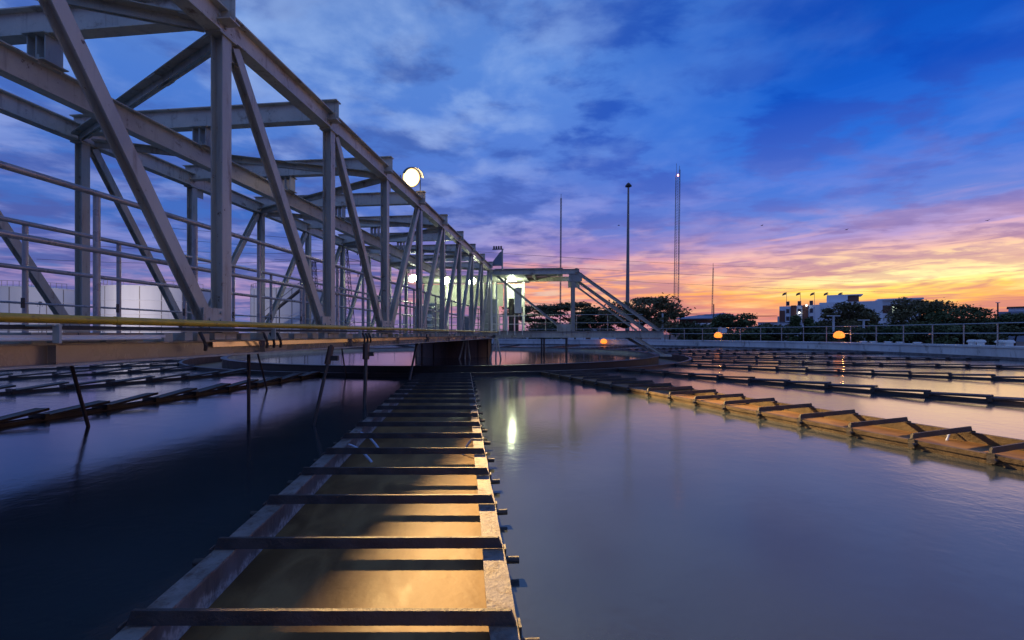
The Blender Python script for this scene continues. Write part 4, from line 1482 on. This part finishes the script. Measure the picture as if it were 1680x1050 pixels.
for x, y in ((1173, 531), (1185.5, 527.5)):
    MB().box(px(x, 129) - 0.25, px(x, 129) + 0.25, 129.2, 129.55, pz(y, 129) - 0.15, pz(y, 129) + 0.15).build('wall_light', E_SPOT, sh)
wh = thing('white_hall', 'low white hall with dark door strips below the office block', 'building', (px(1272, 110), 110, Z_GROUND))
MB().box(px(1243, 110), px(1305, 110), 110, 116, Z_GROUND - 0.1, pz(529.5, 110)).build('wall', BWHITE, wh)
MB().box(px(1242, 110), px(1306, 110), 109.7, 116.3, pz(529.5, 110) + 0.01, pz(528.3, 110)).build('roof_slab', BGREY, wh)
for i in range(4):
    MB().box(px(1249 + i * 14, 110), px(1254 + i * 14, 110), 109.94, 109.99, Z_GROUND, pz(532, 110)).build('door', BBROWN, wh)
rb2 = thing('far_house', 'grey building with flat roof at the right picture edge', 'building', (px(1660, 120), 120, Z_GROUND))
MB().box(px(1636, 120), px(1720, 120), 120, 134, Z_GROUND - 0.1, pz(511, 120)).build('wall', BGREY, rb2)
MB().box(px(1655, 120), px(1720, 120), 121, 130, pz(511, 120) + 0.01, pz(505, 120)).build('upper_storey', BWHITE, rb2)
MB().box(px(1652, 120), px(1722, 120), 120.4, 130.6, pz(505, 120) + 0.015, pz(503, 120)).build('roof_slab', BBROWN, rb2)
for i in range(4):
    MB().box(px(1641 + 10 * i, 120), px(1647 + 10 * i, 120), 119.9, 119.98, pz(520, 120), pz(514.5, 120)).build('window', DARKG, rb2)
for o_, az_ in ((sh, 23.0), (wh, 30.0), (rb2, 47.0)):
    o_.rotation_euler.z = -R(az_)
    o_.scale.x = math.cos(R(az_))
# long low factory hall behind the side arm
lh = thing('pale_hall', 'low pale hall with pitched roof behind the side arm', 'building', (px(930, 100), 100, Z_GROUND))
mm = MB()
xa_, xb_, zz = px(862, 100), px(1010, 100), pz(544, 100)
xm_ = px(925, 104)
mm.v += [Vector(v) for v in ((xa_, 100, Z_GROUND), (xb_, 100, Z_GROUND), (xb_, 100, zz), (xm_, 100, pz(533, 100)), (xa_, 100, zz), (xa_, 115, Z_GROUND), (xb_, 115, Z_GROUND), (xb_, 115, zz), (xm_, 115, pz(533, 100)), (xa_, 115, zz))]
mm.f += [(0, 1, 2, 3, 4), (1, 6, 7, 2), (5, 0, 4, 9), (2, 7, 8, 3), (3, 8, 9, 4), (6, 5, 9, 8, 7)]
mm.build('hall_shell', BWHITE, lh)
for i in range(3):
    MB().box(px(885 + 38 * i, 99.8), px(893 + 38 * i, 99.8), 99.92, 99.97, Z_GROUND, pz(546, 100)).build('door', BBROWN, lh)

# ------------------------------------------------------------------ masts and poles
lm_ = thing('lamp_mast', 'tall tapering lamp mast with round head above the bushy tree', 'mast', (px(1029, 84), 84, Z_GROUND))
zt = pz(303, 84)
xt = px(1031, 84)
MB().tube([(px(1029, 84), 84, Z_GROUND), (xt, 84, zt)], [0.42, 0.16], 14).build('pole', GALVP, lm_)
hd = MB().lathe([(0.04, 0.65), (0.14, 0.55), (0.24, 0.5), (0.44, 0.25), (0.44, 0.1), (0.36, 0.0), (0.16, -0.12)], (xt, 84, zt - 0.25), 16).build('head', RUST, lm_)
for i in range(8):
    a = 2 * math.pi * i / 8
    c = Vector((xt + 0.44 * math.cos(a), 84 + 0.44 * math.sin(a), zt - 0.25))
    MB().box(c.x - 0.13, c.x + 0.13, c.y - 0.13, c.y + 0.13, c.z - 0.12, c.z + 0.1).build('lamp', DARKST, hd)


def lattice(x, ytop, ybot, Y, w, lab, light_y=(), n=30, name='lattice_mast', r=0.10, xtop=None, tip=3.0):
    zt, zb = pz(ytop, Y), Z_GROUND
    g = thing(name, lab, 'mast', (px(x, Y), Y, zb))
    mm = MB()
    X0, X1 = px(x, Y), px(xtop if xtop else x, Y)
    tops = zt - tip
    cor = [(math.cos(R(90 + 120 * i)) * w / 2, math.sin(R(90 + 120 * i)) * w / 2) for i in range(3)]

    def cp(i, f):
        return Vector((X0 + (X1 - X0) * f + cor[i][0], Y + cor[i][1], zb + (tops - zb) * f))
    for i in range(3):
        mm.tube([cp(i, 0), cp(i, 1)], r, 5)
        for j in range(n):
            f0, f1 = j / n, (j + 1) / n
            i2 = (i + 1) % 3
            mm.tube([cp(i, f0), cp(i2, f1)], r * 0.55, 4, caps=False)
            mm.tube([cp(i, f1), cp(i2, f1)], r * 0.5, 4, caps=False)
    mm.smooth = False
    mm.build('lattice', GALVP, g)
    MB().tube([(X1, Y, tops - 0.2), (X1, Y, zt)], r * 1.2, 6).build('tip_rod', GALVP, g)
    for ly in light_y:
        z = pz(ly, Y)
        f = (z - zb) / (tops - zb)
        MB().lathe([(0.001, 0.7), (0.35, 0.4), (0.42, 0.0), (0.35, -0.4), (0.001, -0.7)], (X0 + (X1 - X0) * f + 0.3, Y - w * 0.7 - 0.4, z), 10).build('beacon', E_RED, g)
    return g


lattice(1106, 268, 515, 260, 1.5, 'tallest red white lattice mast with red beacon in the middle', (289,), 60, xtop=1110, tip=7, r=0.085)
lattice(1112, 272, 515, 330, 1.0, 'thin lattice mast close behind the tallest mast', (), 60, xtop=1115, r=0.13)
lattice(919, 318, 505, 300, 0.9, 'thin lattice mast rising above the left end of the side arm', (), 46, xtop=920.5, r=0.14)
lattice(1167, 432, 515, 280, 0.7, 'short thin lattice mast above the shed', (), 26, xtop=1170, r=0.10)
for (x, yt, Y, arm, lab) in ((1171, 499, 126, 0.0, 'short bare pole on the near edge of the metal shed'), (1367.5, 519, 70, 1.0, 'pale T shaped pole in front of the office block'),
                             (1637, 497, 110, 0.5, 'dark utility pole on the right, above the far house'), (1087, 514, 68, 0.0, 'pale pole just right of the bushy tree'),
                             (1277, 519, 78, 0.0, 'pale pole at the left corner of the office block'), (1417, 526, 72, 0.9, 'pale T shaped pole below the lit office window')):
    zt = pz(yt, Y)
    g = thing('utility_pole', lab, 'pole', (px(x, Y), Y, Z_GROUND), 0, 'poles beyond the tank')
    MB().tube([(px(x, Y), Y, Z_GROUND), (px(x, Y), Y, zt)], [0.20, 0.14], 8).build('pole', CONC if x not in (1171, 1637) else DARKST, g)
    if arm:
        MB().box(px(x, Y) - arm, px(x, Y) + arm, Y - 0.08, Y + 0.08, zt + 0.002, zt + 0.16).build('crossarm', CONC, g)

# ------------------------------------------------------------------ pylons and wires on the left


def pylon(x, ytop, Y, lab, hw=2.6):
    zt = pz(ytop, Y)
    X = px(x, Y)
    g = thing('power_pylon', lab, 'pylon', (X, Y, Z_GROUND), 0, 'power pylons behind the bridge')
    mm = MB()
    H = zt - Z_GROUND

    def w(f):
        return hw * (1 - f) + 0.5 * f

    def c(i, f):
        sx, sy = ((-1, -1), (1, -1), (1, 1), (-1, 1))[i]
        return Vector((X + sx * w(f), Y + sy * w(f), Z_GROUND + H * f))
    n = 10
    for i in range(4):
        mm.tube([c(i, 0), c(i, 1)], 0.11, 4)
        for j in range(n):
            f0, f1 = j / n, (j + 1) / n
            mm.tube([c(i, f0), c((i + 1) % 4, f1)], 0.06, 4, caps=False)
            mm.tube([c((i + 1) % 4, f0), c(i, f1)], 0.06, 4, caps=False)
    mm.smooth = False
    mm.build('tower', DARKST, g)
    for f, a in ((0.98, 4.0), (0.86, 5.0), (0.74, 4.2)):
        z = Z_GROUND + H * f
        mm = MB()
        for sg in (-1, 1):
            mm.tube([(X, Y - 0.5, z), (X + sg * a, Y, z + 0.1)], 0.09, 4)
            mm.tube([(X, Y, z + 1.2), (X + sg * a, Y, z + 0.1)], 0.07, 4)
        mm.smooth = False
        cr = mm.build('crossarm', DARKST, g)
        for sg in (-1, 1):
            MB().tube([(X + sg * (a - 0.1), Y, z), (X + sg * (a - 0.1), Y, z - 1.5)], 0.16, 6).build('insulator', DARKST, cr)
    return g


pylon(567, 408, 150, 'lattice power pylon seen through the bridge, right one')
pylon(515, 428, 175, 'smaller lattice power pylon seen through the bridge, left one', 2.2)
wires = [((60, 395, 120), (567, 414, 150)), ((60, 425, 120), (567, 423, 150)), ((250, 372, 120), (1300, 440, 230)), ((250, 390, 120), (1400, 462, 240)), ((450, 425, 130), (1500, 480, 250)),
         ((560, 462, 120), (1275, 520, 118)), ((700, 482, 110), (1275, 518, 117))]
wlab = ['upper power line on the left, running to the right hand pylon', 'lower power line on the left, running to the right hand pylon', 'highest power line crossing the whole sky', 'second power line from above crossing the sky', 'third power line from above crossing the sky', 'power line running low to the office block, upper one', 'power line running low to the office block, lower one']
for i, (a, b) in enumerate(wires):
    p, q = at(*a), at(*b)
    pts = []
    for j in range(17):
        f = j / 16
        v = p.lerp(q, f)
        v.z -= 3.0 * 4 * f * (1 - f) * 0.5
        pts.append(v)
    o = MB().tube(pts, 0.045, 4).build('power_line', HAWSER, origin=tuple(p))
    tag(o, wlab[i], 'cable', 'power lines across the sky')

# ------------------------------------------------------------------ white storage tanks behind the bridge
for (x0, x1, yt, Y, lab) in ((-70, 64, 467, 66, 'white storage tank at the left picture edge behind the bridge'), (116, 292, 466, 66, 'broad white storage tank behind the left part of the bridge'),
                             (384, 530, 470, 74, 'greyish white storage tank behind the middle of the bridge')):
    r_ = (x1 - x0) / 2 / F * Y
    cx = px((x0 + x1) / 2, Y)
    zt = pz(yt, Y)
    cpos = Vector((cx, Y + r_ * 0.9, 0))
    g = thing('storage_tank', lab, 'tank', (cx, Y + r_ * 0.9, Z_GROUND), 0, 'white storage tanks')
    mm = MB().lathe([(r_, Z_GROUND - 0.1), (r_, zt - 0.35), (r_ + 0.06, zt - 0.35), (r_ + 0.06, zt - 0.22), (r_, zt - 0.2), (0.01, zt + r_ * 0.07)], cpos, 64)
    mm.smooth = True
    mm.build('shell', TANKW, g)
    for j in range(3):
        z = Z_GROUND + (zt - Z_GROUND) * (0.3 + 0.22 * j)
        MB().lathe([(r_ + 0.005, z), (r_ + 0.05, z + 0.03), (r_ + 0.05, z + 0.09), (r_ + 0.005, z + 0.12)], cpos, 64).build('seam_ring', TANKW, g)
    for j in range(9):
        a = R(195) + R(150) * j / 8
        e_ = Vector((math.cos(a), math.sin(a), 0))
        MB().bar(cpos + e_ * (r_ + 0.012) + Vector((0, 0, Z_GROUND)), cpos + e_ * (r_ + 0.012) + Vector((0, 0, zt - 0.36)), 0.10, 0.03, up=e_).build('plate_seam', GALVP, g)
    for j in range(26):
        a = R(190) + R(160) * j / 25
        p = cpos + Vector((math.cos(a), math.sin(a), 0)) * (r_ - 0.1)
        MB().tube([p + Vector((0, 0, zt - 0.3)), p + Vector((0, 0, zt + 0.55))], 0.03, 5).build('rail_post', GALVP, g)
    MB().tube([cpos + Vector((math.cos(R(190) + R(160) * j / 40) * (r_ - 0.1), math.sin(R(190) + R(160) * j / 40) * (r_ - 0.1), zt + 0.55)) for j in range(41)], 0.03, 5).build('rail', GALVP, g)
# lean-to stairs and pipes beside the tanks
stw = thing('tank_stair', 'dark sloping stair with railing against the greyish storage tank', 'stair', tuple(at(450, 545, 70)))
pa, pb = at(425, 530, 70), at(500, 470, 70)
MB().bar(pa, pb, 0.9, 0.2).build('stringer', DARKST, stw)
MB().tube([pa + Vector((0, -0.4, 1.0)), pb + Vector((0, -0.4, 1.0))], 0.05, 6).build('handrail', GALVP, stw)
for j in range(10):
    p = pa.lerp(pb, (j + 0.5) / 10)
    MB().quadbox(p + Vector((0, 0, 0.13)), (0.16, 0, 0), (0, 0.45, 0), (0, 0, 0.02)).build('tread', STEEL, stw)
for j in (0, 4, 9):
    p = pa.lerp(pb, j / 9)
    MB().tube([Vector((p.x, p.y, Z_GROUND)), p + Vector((0, 0, 0.0))], 0.07, 6).build('support_leg', DARKST, stw)

# ------------------------------------------------------------------ birds
for (x, y, lab) in ((1015, 370, 'tiny dark bird left of the tall lamp mast'), (1250, 370, 'tiny dark bird in the pink clouds'), (1389, 377, 'tiny dark bird above the office flags'), (1620, 362, 'tiny dark bird at the right above the glow')):
    p = at(x, y, 90)
    mm = MB()
    mm.tube([p + Vector((-0.22, 0, 0)), p + Vector((-0.08, 0, 0.02)), p + Vector((0.1, 0, 0.02)), p + Vector((0.24, 0, 0))], [0.02, 0.07, 0.06, 0.015], 6)
    for sg in (-1, 1):
        b = len(mm.v)
        mm.v += [p + Vector((-0.08, 0, 0.04)), p + Vector((0.08, 0, 0.04)), p + Vector((0.05, sg * 0.35, 0.16)), p + Vector((-0.02, sg * 0.55, 0.06))]
        mm.f.append((b, b + 1, b + 2, b + 3))
    o = mm.build('bird', BIRDM, origin=tuple(p))
    tag(o, lab, 'bird', 'birds in the evening sky')
